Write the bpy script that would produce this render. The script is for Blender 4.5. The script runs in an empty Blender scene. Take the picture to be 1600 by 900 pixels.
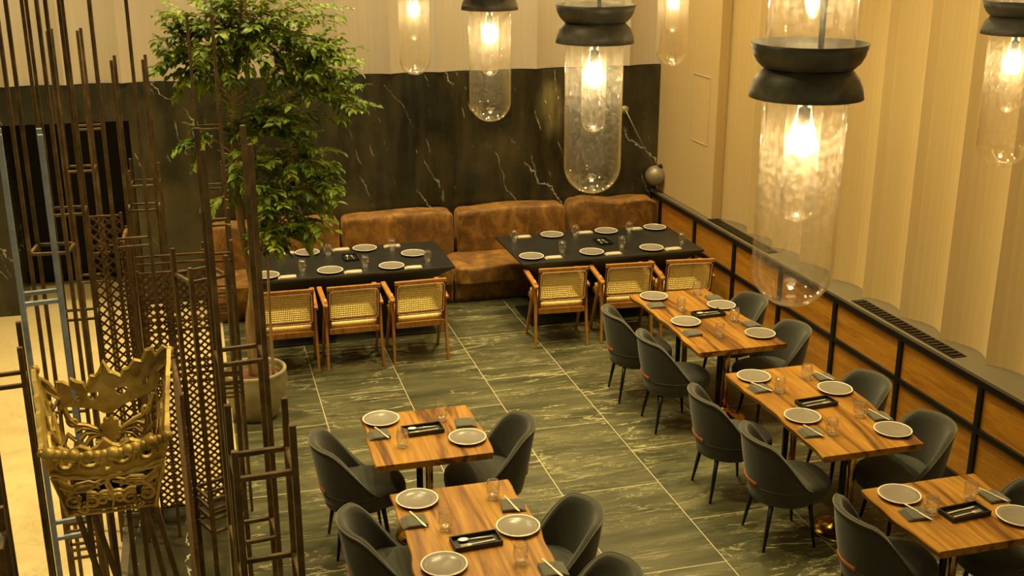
import bpy, bmesh, math, random
from mathutils import Vector, Matrix
PI = math.pi
R = math.radians
sc = bpy.context.scene
col = sc.collection
rnd = random.Random(7)

# ------------------------------------------------------------------ materials
def lin(r, g, b):
    f = lambda c: (c / 255 / 12.92) if c / 255 <= 0.04045 else ((c / 255 + 0.055) / 1.055) ** 2.4
    return (f(r), f(g), f(b), 1)

class NT:
    """small node helper"""
    def __init__(s, name):
        s.m = bpy.data.materials.new(name); s.m.use_nodes = True
        s.t = s.m.node_tree; s.t.nodes.clear()
        s.out = s.t.nodes.new('ShaderNodeOutputMaterial')
    def n(s, kind, **kw):
        nd = s.t.nodes.new('ShaderNode' + kind)
        for k, v in kw.items():
            if k in nd.inputs: nd.inputs[k].default_value = v
            else: setattr(nd, k, v)
        return nd
    def l(s, a, b): s.t.links.new(a, b)
    def coord(s, scale=(1, 1, 1), kind='Object', rot=(0, 0, 0)):
        tc = s.n('TexCoord'); mp = s.n('Mapping')
        mp.inputs['Scale'].default_value = scale; mp.inputs['Rotation'].default_value = rot
        s.l(tc.outputs[kind], mp.inputs['Vector']); return mp.outputs['Vector']
    def noise(s, vec, scale, detail=4, rough=0.55, dist=0.0):
        nd = s.n('TexNoise', Scale=scale, Detail=detail, Roughness=rough, Distortion=dist)
        s.l(vec, nd.inputs['Vector']); return nd.outputs['Fac']
    def ramp(s, fac, stops):
        nd = s.n('ValToRGB'); e = nd.color_ramp.elements
        while len(e) < len(stops): e.new(0.5)
        for i, (p, c) in enumerate(stops): e[i].position = p; e[i].color = c
        s.l(fac, nd.inputs['Fac']); return nd.outputs['Color']
    def mix(s, fac, a, b, blend='MIX'):
        nd = s.n('Mix', data_type='RGBA', blend_type=blend)
        for v, i in ((fac, 0), (a, 6), (b, 7)):
            if hasattr(v, 'is_linked'): s.l(v, nd.inputs[i])
            else: nd.inputs[i].default_value = v
        return nd.outputs[2]
    def math(s, op, a, b=0.0):
        nd = s.n('Math', operation=op)
        for v, i in ((a, 0), (b, 1)):
            if hasattr(v, 'is_linked'): s.l(v, nd.inputs[i])
            else: nd.inputs[i].default_value = v
        return nd.outputs[0]
    def pbr(s, color, rough=0.5, metal=0.0, bump=None, bstr=0.2, bdist=0.01, **kw):
        p = s.n('BsdfPrincipled')
        for v, k in ((color, 'Base Color'), (rough, 'Roughness'), (metal, 'Metallic')):
            if hasattr(v, 'is_linked'): s.l(v, p.inputs[k])
            else: p.inputs[k].default_value = v
        for k, v in kw.items(): p.inputs[k.replace('_', ' ')].default_value = v
        if bump is not None:
            b = s.n('Bump', Strength=bstr, Distance=bdist)
            s.l(bump, b.inputs['Height']); s.l(b.outputs['Normal'], p.inputs['Normal'])
        s.l(p.outputs[0], s.out.inputs['Surface']); return s.m

def BW(v): return (v, v, v, 1)
def m_plain(name, c, rough=0.5, metal=0.0, var=0.12, scale=14, bstr=0.08, **kw):
    k = NT(name); v = k.coord()
    f = k.noise(v, scale)
    d = tuple(x * (1 - var) for x in c[:3]) + (1,); e = tuple(min(1, x * (1 + var)) for x in c[:3]) + (1,)
    return k.pbr(k.ramp(f, [(0.3, d), (0.7, e)]), rough, metal, k.noise(v, scale * 6), bstr, 0.004, **kw)

def m_plaster(name, c):
    k = NT(name)
    f = k.noise(k.coord((16, 16, 0.35)), 3.0, 6, 0.6)
    g = k.noise(k.coord((1, 1, 1)), 0.9, 3)
    c1 = k.ramp(f, [(0.3, tuple(x * 0.90 for x in c[:3]) + (1,)), (0.7, c)])
    c2 = k.mix(k.ramp(g, [(0.35, BW(0)), (0.7, BW(0.35))]), c1, tuple(x * y for x, y in zip(c[:3], (0.95, 0.86, 0.74))) + (1,))
    return k.pbr(c2, 0.85, 0, k.noise(k.coord((30, 30, 1)), 8.0, 6), 0.15, 0.004)

def m_tile():
    k = NT('slate_tile')
    tc = k.n('TexCoord'); mp = k.n('Mapping')
    # rotate so that bricks run along world Y; columns 0.755 wide, tiles 1.14 long
    mp.inputs['Rotation'].default_value = (0, 0, R(90)); mp.inputs['Location'].default_value = (-0.0, 0, 0)
    k.l(tc.outputs['Object'], mp.inputs['Vector'])
    br = k.n('TexBrick', offset=0.5, Scale=1.0)
    br.inputs['Mortar Size'].default_value = 0.0035; br.inputs['Mortar Smooth'].default_value = 0.1
    br.inputs['Brick Width'].default_value = 1.14; br.inputs['Row Height'].default_value = 0.755
    br.inputs['Color1'].default_value = BW(0.25); br.inputs['Color2'].default_value = BW(0.85)
    br.inputs['Bias'].default_value = 0.0
    k.l(mp.outputs['Vector'], br.inputs['Vector'])
    # per tile shift of the veins
    sh = k.n('VectorMath', operation='SCALE'); sh.inputs['Scale'].default_value = 9.0
    k.l(br.outputs['Color'], sh.inputs[0])
    ad = k.n('VectorMath', operation='ADD'); k.l(tc.outputs['Object'], ad.inputs[0]); k.l(sh.outputs[0], ad.inputs[1])
    m1 = k.n('Mapping'); m1.inputs['Scale'].default_value = (0.55, 3.0, 1); m1.inputs['Rotation'].default_value = (0, 0, R(-14))
    k.l(ad.outputs[0], m1.inputs['Vector'])
    w = k.noise(m1.outputs['Vector'], 1.5, 7, 0.62, 0.6)
    vein = k.math('ABSOLUTE', k.math('SUBTRACT', w, 0.5))
    thin = k.ramp(vein, [(0.0, BW(1)), (0.0055, BW(0.4)), (0.012, BW(0))])
    w2 = k.noise(m1.outputs['Vector'], 4.2, 6, 0.65, 0.9)
    v2 = k.ramp(k.math('ABSOLUTE', k.math('SUBTRACT', w2, 0.47)), [(0.0, BW(0.5)), (0.005, BW(0.16)), (0.013, BW(0))])
    gate = k.ramp(k.noise(m1.outputs['Vector'], 0.8, 3), [(0.42, BW(0)), (0.62, BW(1))])
    vv = k.math('MAXIMUM', k.math('MULTIPLY', k.math('MULTIPLY', thin, 0.95), k.ramp(k.noise(ad.outputs[0], 1.1, 4), [(0.38, BW(0.12)), (0.6, BW(1))])), k.math('MULTIPLY', v2, gate))
    cloud = k.noise(m1.outputs['Vector'], 2.2, 6, 0.6)
    base = k.ramp(cloud, [(0.25, lin(40, 42, 28)), (0.42, lin(62, 62, 42)), (0.56, lin(80, 77, 53)), (0.75, lin(110, 104, 74))])
    base = k.mix(k.math('MULTIPLY', br.outputs['Color'], 0.22), base, lin(92, 90, 64))
    c = k.mix(vv, base, lin(196, 184, 140))
    c = k.mix(br.outputs['Fac'], c, lin(188, 174, 140))
    rough = k.ramp(cloud, [(0.3, BW(0.33)), (0.7, BW(0.46))])
    return k.pbr(c, rough, 0, k.noise(m1.outputs['Vector'], 22, 5), 0.06, 0.004)

def m_marble():
    k = NT('black_marble'); v = k.coord()
    # long thin veins running down to the right, finer broken ones between them
    def vein(ang, period, wdt, wob, lo, hi, gs, amp, ph):
        dt = k.n('VectorMath', operation='DOT_PRODUCT'); dt.inputs[1].default_value = (math.cos(R(ang)) / period, 0, math.sin(R(ang)) / period)
        k.l(v, dt.inputs[0])
        nz = k.noise(v, 1.6, 6, 0.62)
        d = k.math('FRACT', k.math('ADD', k.math('ADD', dt.outputs['Value'], k.math('MULTIPLY', nz, wob)), ph))
        a = k.ramp(k.math('ABSOLUTE', k.math('SUBTRACT', d, 0.5)), [(0.0, BW(amp)), (wdt * 0.45, BW(amp * 0.55)), (wdt, BW(0))])
        return k.math('MULTIPLY', a, k.ramp(k.noise(v, gs, 4, 0.6), [(lo, BW(0)), (hi, BW(1))]))
    a = vein(42, 1.15, 0.0055, 0.45, 0.46, 0.52, 1.1, 1.0, 0.15)
    b = vein(24, 0.75, 0.006, 0.5, 0.54, 0.60, 2.2, 0.8, 0.5)
    c_ = vein(14, 0.16, 0.035, 1.2, 0.60, 0.66, 2.8, 0.65, 0.3)
    cl = k.noise(v, 0.9, 5, 0.62); st = k.noise(k.coord((3.0, 1, 0.5)), 1.6, 5, 0.6)
    base = k.ramp(cl, [(0.3, lin(18, 19, 13)), (0.52, lin(44, 43, 29)), (0.74, lin(84, 74, 48))])
    base = k.mix(k.ramp(st, [(0.45, BW(0)), (0.75, BW(0.5))]), base, lin(96, 84, 56))
    c = k.mix(k.math('MAXIMUM', k.math('MAXIMUM', a, b), c_), base, lin(205, 198, 180))
    return k.pbr(c, k.ramp(cl, [(0.3, BW(0.2)), (0.7, BW(0.34))]), 0, k.noise(v, 9, 5), 0.05, 0.01)

def m_cream_floor():
    k = NT('cream_stone_floor'); v = k.coord()
    f = k.noise(v, 1.4, 5)
    w = k.noise(k.coord((1, 0.6, 1)), 1.6, 6, 0.65, 0.5)
    crack = k.ramp(k.math('ABSOLUTE', k.math('SUBTRACT', w, 0.5)), [(0.0, BW(0.45)), (0.004, BW(0.1)), (0.008, BW(0))])
    base = k.ramp(f, [(0.3, lin(200, 176, 124)), (0.7, lin(216, 192, 140))])
    return k.pbr(k.mix(crack, base, lin(150, 130, 100)), 0.45, 0, k.noise(v, 16, 4), 0.05, 0.004)

def m_wood(name, dark, mid, light, axis='Y', scale=1.0, rough=0.38, seedshift=True, figure=False):
    k = NT(name)
    sc3 = {'X': (0.5, 7, 7), 'Y': (7, 0.5, 7), 'Z': (7, 7, 0.5)}[axis]
    tc = k.n('TexCoord'); vec = tc.outputs['Object']
    if seedshift:
        oi = k.n('ObjectInfo'); sh = k.n('VectorMath', operation='ADD')
        mul = k.math('MULTIPLY', oi.outputs['Random'], 13.0)
        k.l(vec, sh.inputs[0]); k.l(mul, sh.inputs[1]); vec = sh.outputs[0]
    mp = k.n('Mapping'); mp.inputs['Scale'].default_value = tuple(x * scale for x in sc3); k.l(vec, mp.inputs['Vector'])
    f = k.noise(mp.outputs['Vector'], 1.1, 5, 0.6, 1.1)
    g = k.noise(mp.outputs['Vector'], 7.0, 6, 0.7, 0.3)
    c = k.ramp(f, [(0.28, dark), (0.38, mid), (0.47, light), (0.54, mid), (0.60, dark), (0.67, mid), (0.78, light)] if figure else [(0.2, dark), (0.42, mid), (0.6, light), (0.8, mid)])
    c = k.mix(k.ramp(g, [(0.35, BW(0.45)), (0.6, BW(0))]), c, dark)
    return k.pbr(c, rough, 0, g, 0.08, 0.003)

def m_fabric(name, c, c2, scale=160):
    k = NT(name); v = k.coord()
    f = k.noise(v, scale, 3, 0.7); g = k.noise(v, 5, 3)
    cc = k.ramp(f, [(0.35, c), (0.65, c2)])
    return k.pbr(cc, 0.92, 0, f, 0.35, 0.003, Sheen_Weight=0.25, Sheen_Roughness=0.5)

def m_velvet():
    k = NT('crushed_velvet'); v = k.coord()
    w = k.noise(k.coord((1.6, 1.4, 1.1)), 3.6, 6, 0.68, 0.45)
    g = k.noise(v, 70, 3, 0.7)
    c = k.ramp(w, [(0.25, lin(50, 33, 10)), (0.48, lin(124, 84, 28)), (0.72, lin(184, 134, 56))])
    c = k.mix(k.ramp(g, [(0.4, BW(0.35)), (0.6, BW(0))]), c, lin(60, 36, 18))
    return k.pbr(c, 0.7, 0, k.mix(0.5, k.ramp(g, [(0, BW(0)), (1, BW(1))]), k.ramp(w, [(0, BW(0)), (1, BW(1))])), 0.45, 0.012, Sheen_Weight=0.6, Sheen_Roughness=0.35, Sheen_Tint=lin(230, 170, 100))

def m_glass(name, tint=(1, 0.985, 0.95, 1), haze=0.03, edge=0.6, bubble=60.0, f0=0.045, rough=0.025, power=3.0):
    k = NT(name)
    tr = k.n('BsdfTransparent'); tr.inputs['Color'].default_value = tint
    gl = k.n('BsdfGlossy', Roughness=rough); gl.inputs['Color'].default_value = (1, 0.97, 0.9, 1)
    lw = k.n('LayerWeight', Blend=0.35)
    f = k.math('MULTIPLY', k.math('POWER', lw.outputs['Facing'], power), edge)
    f = k.math('ADD', f, f0)
    mx = k.n('MixShader'); k.l(f, mx.inputs[0]); k.l(tr.outputs[0], mx.inputs[1]); k.l(gl.outputs[0], mx.inputs[2])
    tl = k.n('BsdfTranslucent'); tl.inputs['Color'].default_value = (1, 0.93, 0.8, 1)
    nz = k.ramp(k.noise(k.coord(), bubble, 5, 0.7), [(0.45, BW(haze * 0.3)), (0.72, BW(haze * 2.0))])
    m2 = k.n('MixShader'); k.l(nz, m2.inputs[0]); k.l(mx.outputs[0], m2.inputs[1]); k.l(tl.outputs[0], m2.inputs[2])
    b = k.n('Bump', Strength=0.1, Distance=0.003); k.l(k.noise(k.coord(), bubble * 0.5, 3), b.inputs['Height'])
    k.l(b.outputs['Normal'], gl.inputs['Normal'])
    k.l(m2.outputs[0], k.out.inputs['Surface']); return k.m

def m_clear(name):
    k = NT(name)
    g = k.n('BsdfGlass', Roughness=0.0, IOR=1.47); tr = k.n('BsdfTransparent')
    mx = k.n('MixShader', Fac=0.3); k.l(g.outputs[0], mx.inputs[1]); k.l(tr.outputs[0], mx.inputs[2])
    tl = k.n('BsdfDiffuse'); tl.inputs['Color'].default_value = (0.95, 0.9, 0.8, 1)
    m2 = k.n('MixShader', Fac=0.04); k.l(mx.outputs[0], m2.inputs[1]); k.l(tl.outputs[0], m2.inputs[2])
    k.l(m2.outputs[0], k.out.inputs['Surface']); return k.m

def m_emit(name, c, s):
    k = NT(name); e = k.n('Emission', Strength=s); e.inputs['Color'].default_value = c
    k.l(e.outputs[0], k.out.inputs['Surface']); return k.m

def m_leaf():
    k = NT('fig_leaf')
    f = k.noise(k.coord(), 7.0, 3); g = k.noise(k.coord(), 1.6, 2)
    c = k.ramp(f, [(0.3, lin(56, 82, 14)), (0.5, lin(106, 130, 26)), (0.72, lin(170, 180, 54))])
    p = k.n('BsdfPrincipled', Roughness=0.42); k.l(c, p.inputs['Base Color'])
    t = k.n('BsdfTranslucent'); k.l(c, t.inputs['Color'])
    mx = k.n('MixShader', Fac=0.28); k.l(p.outputs[0], mx.inputs[1]); k.l(t.outputs[0], mx.inputs[2])
    k.l(mx.outputs[0], k.out.inputs['Surface']); return k.m

def m_patina(name, c, c2, c3, rough=0.45, metal=0.8, scale=5):
    k = NT(name); v = k.coord()
    f = k.noise(v, scale, 6, 0.65, 0.4)
    return k.pbr(k.ramp(f, [(0.3, c), (0.52, c2), (0.75, c3)]), k.ramp(f, [(0.3, BW(rough)), (0.7, BW(rough + 0.2))]), metal, k.noise(v, scale * 8, 4), 0.1, 0.003)

M = {}
M['plaster_back'] = m_plaster('cream_plaster_back', lin(198, 184, 162))
M['plaster_side'] = m_plaster('cream_plaster_side', lin(204, 176, 124))
M['tile'] = m_tile(); M['marble'] = m_marble(); M['cream_floor'] = m_cream_floor()
M['panel'] = m_wood('teak_panel', lin(126, 80, 20), lin(180, 120, 36), lin(200, 138, 46), 'Y', 2.2, 0.42)
M['table_wood'] = m_wood('walnut_slab', lin(78, 44, 14), lin(150, 102, 36), lin(178, 128, 50), 'Y', 0.6, 0.32, figure=True)
M['chair_wood'] = m_wood('teak_chair', lin(112, 70, 28), lin(160, 106, 46), lin(182, 126, 58), 'Z', 3.0, 0.4)
M['black_metal'] = m_plain('black_frame', lin(24, 22, 20), 0.45, 0.2)
M['ledge'] = m_plain('bronze_ledge', lin(112, 102, 82), 0.5, 0.3, 0.08, 3)
M['grille'] = m_plain('dark_grille', lin(52, 46, 38), 0.4, 0.6)
M['void'] = m_plain('doorway_dark', lin(12, 12, 10), 0.8)  # near black: the darkness beyond the doorway put into the colour
M['black_table'] = m_plain('black_stained_table', lin(34, 33, 30), 0.36, 0.0, 0.2, 5)
M['black_base'] = m_plain('black_table_base', lin(18, 18, 17), 0.5)
M['felt'] = m_fabric('charcoal_fabric', lin(38, 38, 30), lin(65, 61, 48))
M['felt_lit'] = m_fabric('charcoal_lit', lin(66, 61, 48), lin(96, 88, 68))  # same fabric made paler: light on the rim put into the colour
M['leather'] = m_plain('tan_leather', lin(176, 98, 46), 0.5)
M['chair_leg'] = m_plain('black_chair_leg', lin(20, 20, 22), 0.4, 0.3)
M['velvet'] = m_velvet()
M['cane'] = m_plain('woven_cane', lin(234, 200, 118), 0.6, 0, 0.25, 60, 0.3)
M['cane_trim'] = m_plain('cane_binding', lin(226, 176, 140), 0.5, 0, 0.3, 90, 0.2)
M['cane_frame'] = m_plain('dark_red_wood', lin(92, 46, 26), 0.4)
M['plate'] = m_plain('grey_glaze', lin(126, 117, 106), 0.22, 0, 0.05, 9)
M['plate_rim'] = m_plain('pale_glaze_rim', lin(232, 224, 206), 0.3, 0, 0.04)
M['napkin'] = m_fabric('grey_linen', lin(66, 62, 52), lin(94, 88, 72), 220)
M['napkin_pale'] = m_fabric('oat_linen', lin(168, 156, 134), lin(196, 182, 156), 220)
M['tray'] = m_plain('black_tray', lin(26, 25, 24), 0.42)
M['steel'] = m_plain('brushed_steel', lin(232, 218, 190), 0.28, 0.55, 0.05)
M['brass'] = m_plain('polished_brass', lin(206, 164, 84), 0.2, 1.0, 0.08, 6)
M['lamp_glass'] = m_glass('seeded_lamp_glass', haze=0.03, edge=0.8, rough=0.05)
M['inner_lamp_glass'] = m_glass('inner_lamp_glass', haze=0.022, edge=0.9, rough=0.04)
M['drink_glass'] = m_glass('clear_drinking_glass', (0.985, 0.98, 0.96, 1), 0.035, 1.0, 30, 0.09, 0.09, 1.7)
M['glass_base'] = m_glass('thick_base_caustic_haze', (0.95, 0.94, 0.9, 1), 0.3, 1.0, 90, 0.2, 0.15, 2.0)  # bright haze stands in for caustic light gathered in the base
M['bulb'] = m_emit('glowing_bulb', (1.0, 0.80, 0.44, 1), 130.0)
M['bowl_metal'] = m_patina('dark_bronze_bowl', lin(72, 66, 54), lin(108, 104, 94), lin(146, 150, 150), 0.4, 0.3, 5)
M['cable'] = m_plain('black_cable', lin(30, 26, 22), 0.6)
M['rod'] = m_patina('oiled_steel_rod', lin(58, 46, 28), lin(94, 75, 46), lin(132, 106, 66), 0.34, 0.4, 7)
M['blue_lit_rod'] = m_patina('blue_lit_steel_rod', lin(120, 128, 140), lin(150, 160, 176), lin(176, 188, 205), 0.36, 0.3, 7)  # bluish light falling on these rods is put into the colour
M['lattice'] = m_patina('bronze_lattice', lin(66, 48, 28), lin(104, 76, 42), lin(150, 114, 62), 0.38, 0.4, 9)
M['gold'] = m_patina('aged_gold', lin(128, 100, 40), lin(200, 168, 84), lin(236, 212, 136), 0.36, 0.4, 8)
M['char'] = m_plain('charred_wood', lin(26, 24, 24), 0.8, 0, 0.5, 30, 0.8)
M['pot'] = m_patina('olive_glazed_pot', lin(112, 106, 78), lin(150, 140, 104), lin(170, 158, 122), 0.4, 0.0, 5)
M['soil'] = m_plain('brown_soil', lin(110, 70, 44), 0.95, 0, 0.3, 30, 0.5)
M['bark'] = m_wood('fig_bark', lin(92, 70, 40), lin(148, 118, 72), lin(176, 146, 96), 'Z', 1.2, 0.8)
M['leaf'] = m_leaf()
M['ball'] = m_patina('bronze_ball', lin(110, 100, 78), lin(146, 134, 106), lin(170, 158, 128), 0.34, 0.35, 4)
M['ceiling'] = m_plain('dark_ceiling', lin(90, 76, 58), 0.9)
M['panel_dark'] = m_plain('plinth_rim', lin(84, 74, 54), 0.5)

# ------------------------------------------------------------------ mesh helpers
class MB:
    def __init__(s): s.v = []; s.f = []; s.mi = []; s.cur = 0
    def add(s, vs, fs):
        o = len(s.v); s.v += [tuple(v) for v in vs]
        s.f += [tuple(i + o for i in f) for f in fs]; s.mi += [s.cur] * len(fs); return s
    def box(s, c, d, rz=0.0, mat=None):
        hx, hy, hz = d[0] / 2, d[1] / 2, d[2] / 2
        m = mat if mat is not None else (Matrix.Translation(c) @ Matrix.Rotation(rz, 4, 'Z'))
        vs = [m @ Vector((x, y, z)) for x in (-hx, hx) for y in (-hy, hy) for z in (-hz, hz)]
        return s.add(vs, [(0, 1, 3, 2), (4, 6, 7, 5), (0, 4, 5, 1), (2, 3, 7, 6), (0, 2, 6, 4), (1, 5, 7, 3)])
    def bar(s, a, b, w, h=None, w2=None, up=(0, 0, 1)):
        """rectangular bar from a to b; w across, h along 'up'; w2 scale at the end"""
        a = Vector(a); b = Vector(b); h = h or w; t = (b - a).normalized(); u = Vector(up)
        if abs(t.dot(u)) > 0.98: u = Vector((0, 1, 0))
        x = t.cross(u).normalized(); y = x.cross(t).normalized(); q = 1.0 if w2 is None else w2 / w
        vs = []
        for p, k in ((a, 1.0), (b, q)):
            for sx, sy in ((-1, -1), (1, -1), (1, 1), (-1, 1)): vs.append(p + x * (sx * w / 2 * k) + y * (sy * h / 2 * k))
        return s.add(vs, [(3, 2, 1, 0), (4, 5, 6, 7), (0, 1, 5, 4), (1, 2, 6, 5), (2, 3, 7, 6), (3, 0, 4, 7)])
    def tube(s, pts, rad, n=8, cap=True):
        pts = [Vector(p) for p in pts]; N = len(pts)
        rr = rad if isinstance(rad, (list, tuple)) else [rad] * N
        vs = []; prev = None
        for i, p in enumerate(pts):
            t = (pts[min(i + 1, N - 1)] - pts[max(i - 1, 0)]).normalized()
            if prev is None: x = t.orthogonal().normalized()
            else: x = (prev - t * prev.dot(t)).normalized()
            prev = x; y = t.cross(x)
            for j in range(n):
                a = 2 * PI * j / n; vs.append(p + (x * math.cos(a) + y * math.sin(a)) * rr[i])
        fs = [(i * n + j, i * n + (j + 1) % n, (i + 1) * n + (j + 1) % n, (i + 1) * n + j) for i in range(N - 1) for j in range(n)]
        if cap: fs += [tuple(range(n - 1, -1, -1)), tuple((N - 1) * n + j for j in range(n))]
        return s.add(vs, fs)
    def lathe(s, prof, n=32, c=(0, 0, 0), closed=False):
        vs = []; K = len(prof)
        for r, z in prof:
            for j in range(n):
                a = 2 * PI * j / n; vs.append((c[0] + r * math.cos(a), c[1] + r * math.sin(a), c[2] + z))
        fs = []
        for i in range(K - 1 + (1 if closed else 0)):
            i2 = (i + 1) % K
            for j in range(n):
                fs.append((i * n + j, i * n + (j + 1) % n, i2 * n + (j + 1) % n, i2 * n + j))
        if not closed:
            if prof[0][0] > 1e-4: fs.append(tuple(range(n - 1, -1, -1)))
            if prof[-1][0] > 1e-4: fs.append(tuple((K - 1) * n + j for j in range(n)))
        return s.add(vs, fs)
    def grid(s, fn, nu, nv, wrap_u=False):
        vs = [fn(i / (nu if wrap_u else nu - 1), j / (nv - 1)) for j in range(nv) for i in range(nu)]
        fs = [(j * nu + i, j * nu + (i + 1) % nu, (j + 1) * nu + (i + 1) % nu, (j + 1) * nu + i) for j in range(nv - 1) for i in range(nu if wrap_u else nu - 1)]
        return s.add(vs, fs)
    def prism(s, pts, z0, z1, tf=None):
        n = len(pts); vs = [Vector((p[0], p[1], z0)) for p in pts] + [Vector((p[0], p[1], z1)) for p in pts]
        if tf: vs = [tf @ v for v in vs]
        return s.add(vs, [tuple(range(n - 1, -1, -1)), tuple(range(n, 2 * n))] + [(i, (i + 1) % n, n + (i + 1) % n, n + i) for i in range(n)])
    def build(s, name, mats, parent=None, smooth=False, bevel=0.0, seg=2, subsurf=0, loc=None, solid=0.0, weld=False):
        me = bpy.data.meshes.new(name); me.from_pydata(s.v, [], s.f)
        mats = mats if isinstance(mats, (list, tuple)) else [mats]
        for m in mats: me.materials.append(M[m])
        if len(mats) > 1: me.polygons.foreach_set('material_index', s.mi)
        bm = bmesh.new(); bm.from_mesh(me)
        if weld: bmesh.ops.remove_doubles(bm, verts=bm.verts, dist=1e-5)
        bmesh.ops.recalc_face_normals(bm, faces=bm.faces); bm.to_mesh(me); bm.free()
        o = bpy.data.objects.new(name, me); col.objects.link(o)
        if parent is not None: o.parent = parent
        if loc is not None: o.location = loc
        if solid:
            md = o.modifiers.new('solid', 'SOLIDIFY'); md.thickness = solid; md.offset = 0
        if bevel:
            md = o.modifiers.new('bevel', 'BEVEL'); md.width = bevel; md.segments = seg; md.limit_method = 'ANGLE'; md.angle_limit = R(40)
        if subsurf:
            md = o.modifiers.new('sub', 'SUBSURF'); md.levels = subsurf; md.render_levels = subsurf
        if smooth:
            me.polygons.foreach_set('use_smooth', [True] * len(me.polygons))
        me.update(); return o

def tag(o, label=None, cat=None, group=None, kind=None):
    if label: o['label'] = label
    if cat: o['category'] = cat
    if group: o['group'] = group
    if kind: o['kind'] = kind
    return o
def thing(name, label, cat, loc=(0, 0, 0), rz=0.0, group=None):
    o = bpy.data.objects.new(name, None); col.objects.link(o); o.empty_display_size = 0.1
    o.location = loc; o.rotation_euler = (0, 0, rz); return tag(o, label, cat, group)
KIDS = {}
def kids(o):
    return [c for c in bpy.data.objects if c.parent == o]
def dup(root, label, loc, rz=0.0, group=None):
    def cp(o, par):
        c = o.copy(); col.objects.link(c)
        if par is not None: c.parent = par
        ks = KIDS.get(o.name)
        if ks is None: ks = KIDS[o.name] = kids(o)
        KIDS[c.name] = [cp(k, c) for k in ks]
        return c
    c = cp(root, None); c.location = loc; c.rotation_euler = (0, 0, rz); c['label'] = label
    if group: c['group'] = group
    return c
class Maker:
    """first call returns the original, later calls copies of it"""
    def __init__(s, fn): s.fn = fn; s.o = None
    def __call__(s, label, loc, rz=0.0, group=None):
        if s.o is None:
            s.o = s.fn(); s.o.location = loc; s.o.rotation_euler = (0, 0, rz); s.o['label'] = label
            if group: s.o['group'] = group
            return s.o
        return dup(s.o, label, loc, rz, group)

# ------------------------------------------------------------------ the room
XW = 5.19        # face of the panelled base along the right wall
YB = 12.42       # face of the marble on the back wall
ZC = 6.5
def struct(o): o['kind'] = 'structure'; return o

b = MB().box((3.2, 6.0, -0.05), (6.206, 17.0, 0.1)); f1 = b.build('floor', 'tile')
# tile phase: shift the object origin so a column edge falls on x = 0.85 and a cross joint on y = 8.79
f1.data.transform(Matrix.Translation((-0.85, -8.79, 0))); f1.location = (0.85, 8.79, 0); struct(f1)
b = MB().box((-3.452, 6.0, -0.05), (7.098, 17.0, 0.1)); struct(b.build('floor', 'cream_floor'))

# marble back wall with the doorway
b = MB()
b.box(((-7.0 - 1.93) / 2, YB + 0.35, 1.2), (5.07, 0.7, 2.4))
b.box(((-0.67 + 5.29) / 2, YB + 0.35, 1.2), (5.96, 0.7, 2.4))
b.box(((-1.93 - 0.67) / 2, YB + 0.35, 2.21), (1.26, 0.7, 0.38))
struct(b.build('wall_back', 'marble'))
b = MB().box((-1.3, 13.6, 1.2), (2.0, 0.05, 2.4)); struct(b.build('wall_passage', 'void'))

def flutes(pts_axis, depth, nseg=10):
    """concave flutes between the given arris positions: list of (along, inward)"""
    out = []
    for a, c in zip(pts_axis[:-1], pts_axis[1:]):
        for i in range(nseg):
            t = i / nseg
            out.append((a + (c - a) * t, depth * math.sin(PI * t) ** 0.8))
    out.append((pts_axis[-1], 0.0)); return out
# fluted plaster above the marble
ar = [2.08 + 0.555 * k for k in range(-16, 7)]; ar = [a for a in ar if a < 5.3] + [5.42]
pf = flutes(ar, 0.085)
b = MB(); n = len(pf)
vs = []
for x, d in pf:
    y = YB - 0.035 + d
    vs += [(x, y, 2.41), (x, y, ZC), (x, YB + 0.3, ZC), (x, YB + 0.3, 2.41)]
fs = []
for i in range(n - 1):
    for k in range(4):
        fs.append((i * 4 + k, i * 4 + (k + 1) % 4, i * 4 + 4 + (k + 1) % 4, i * 4 + 4 + k))
b.add(vs, fs); struct(b.build('wall_back_upper', 'plaster_back'))
# fluted plaster along the right wall, standing on the ledge
ar = [6.494 + 0.54 * k for k in range(-15, 8)]; ar = [a for a in ar if a < 10.5] + [10.88]
pf = flutes(ar, 0.13)
vs = []
for y, d in pf:
    x = 5.375 + d
    vs += [(x, y, 0.93), (x, y, ZC), (5.85, y, ZC), (5.85, y, 0.93)]
b = MB(); n = len(pf)
fs = [(i * 4 + k, i * 4 + (k + 1) % 4, i * 4 + 4 + (k + 1) % 4, i * 4 + 4 + k) for i in range(n - 1) for k in range(4)]
b.add(vs, fs); struct(b.build('wall_right', 'plaster_side'))
# corner pilaster with its flush access panel
b = MB().box((5.56, 11.66, (0.93 + ZC) / 2), (0.6, 1.54, ZC - 0.93))
pil = struct(b.build('wall_right_pilaster', 'plaster_side', bevel=0.004))
b = MB()
for z in (1.70, 2.42): b.box((5.258, 11.28, z), (0.006, 0.42, 0.008))
for y in (11.07, 11.49): b.box((5.258, y, 2.06), (0.006, 0.008, 0.72))
b.build('access_panel_edge', 'plaster_back', pil)

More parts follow.
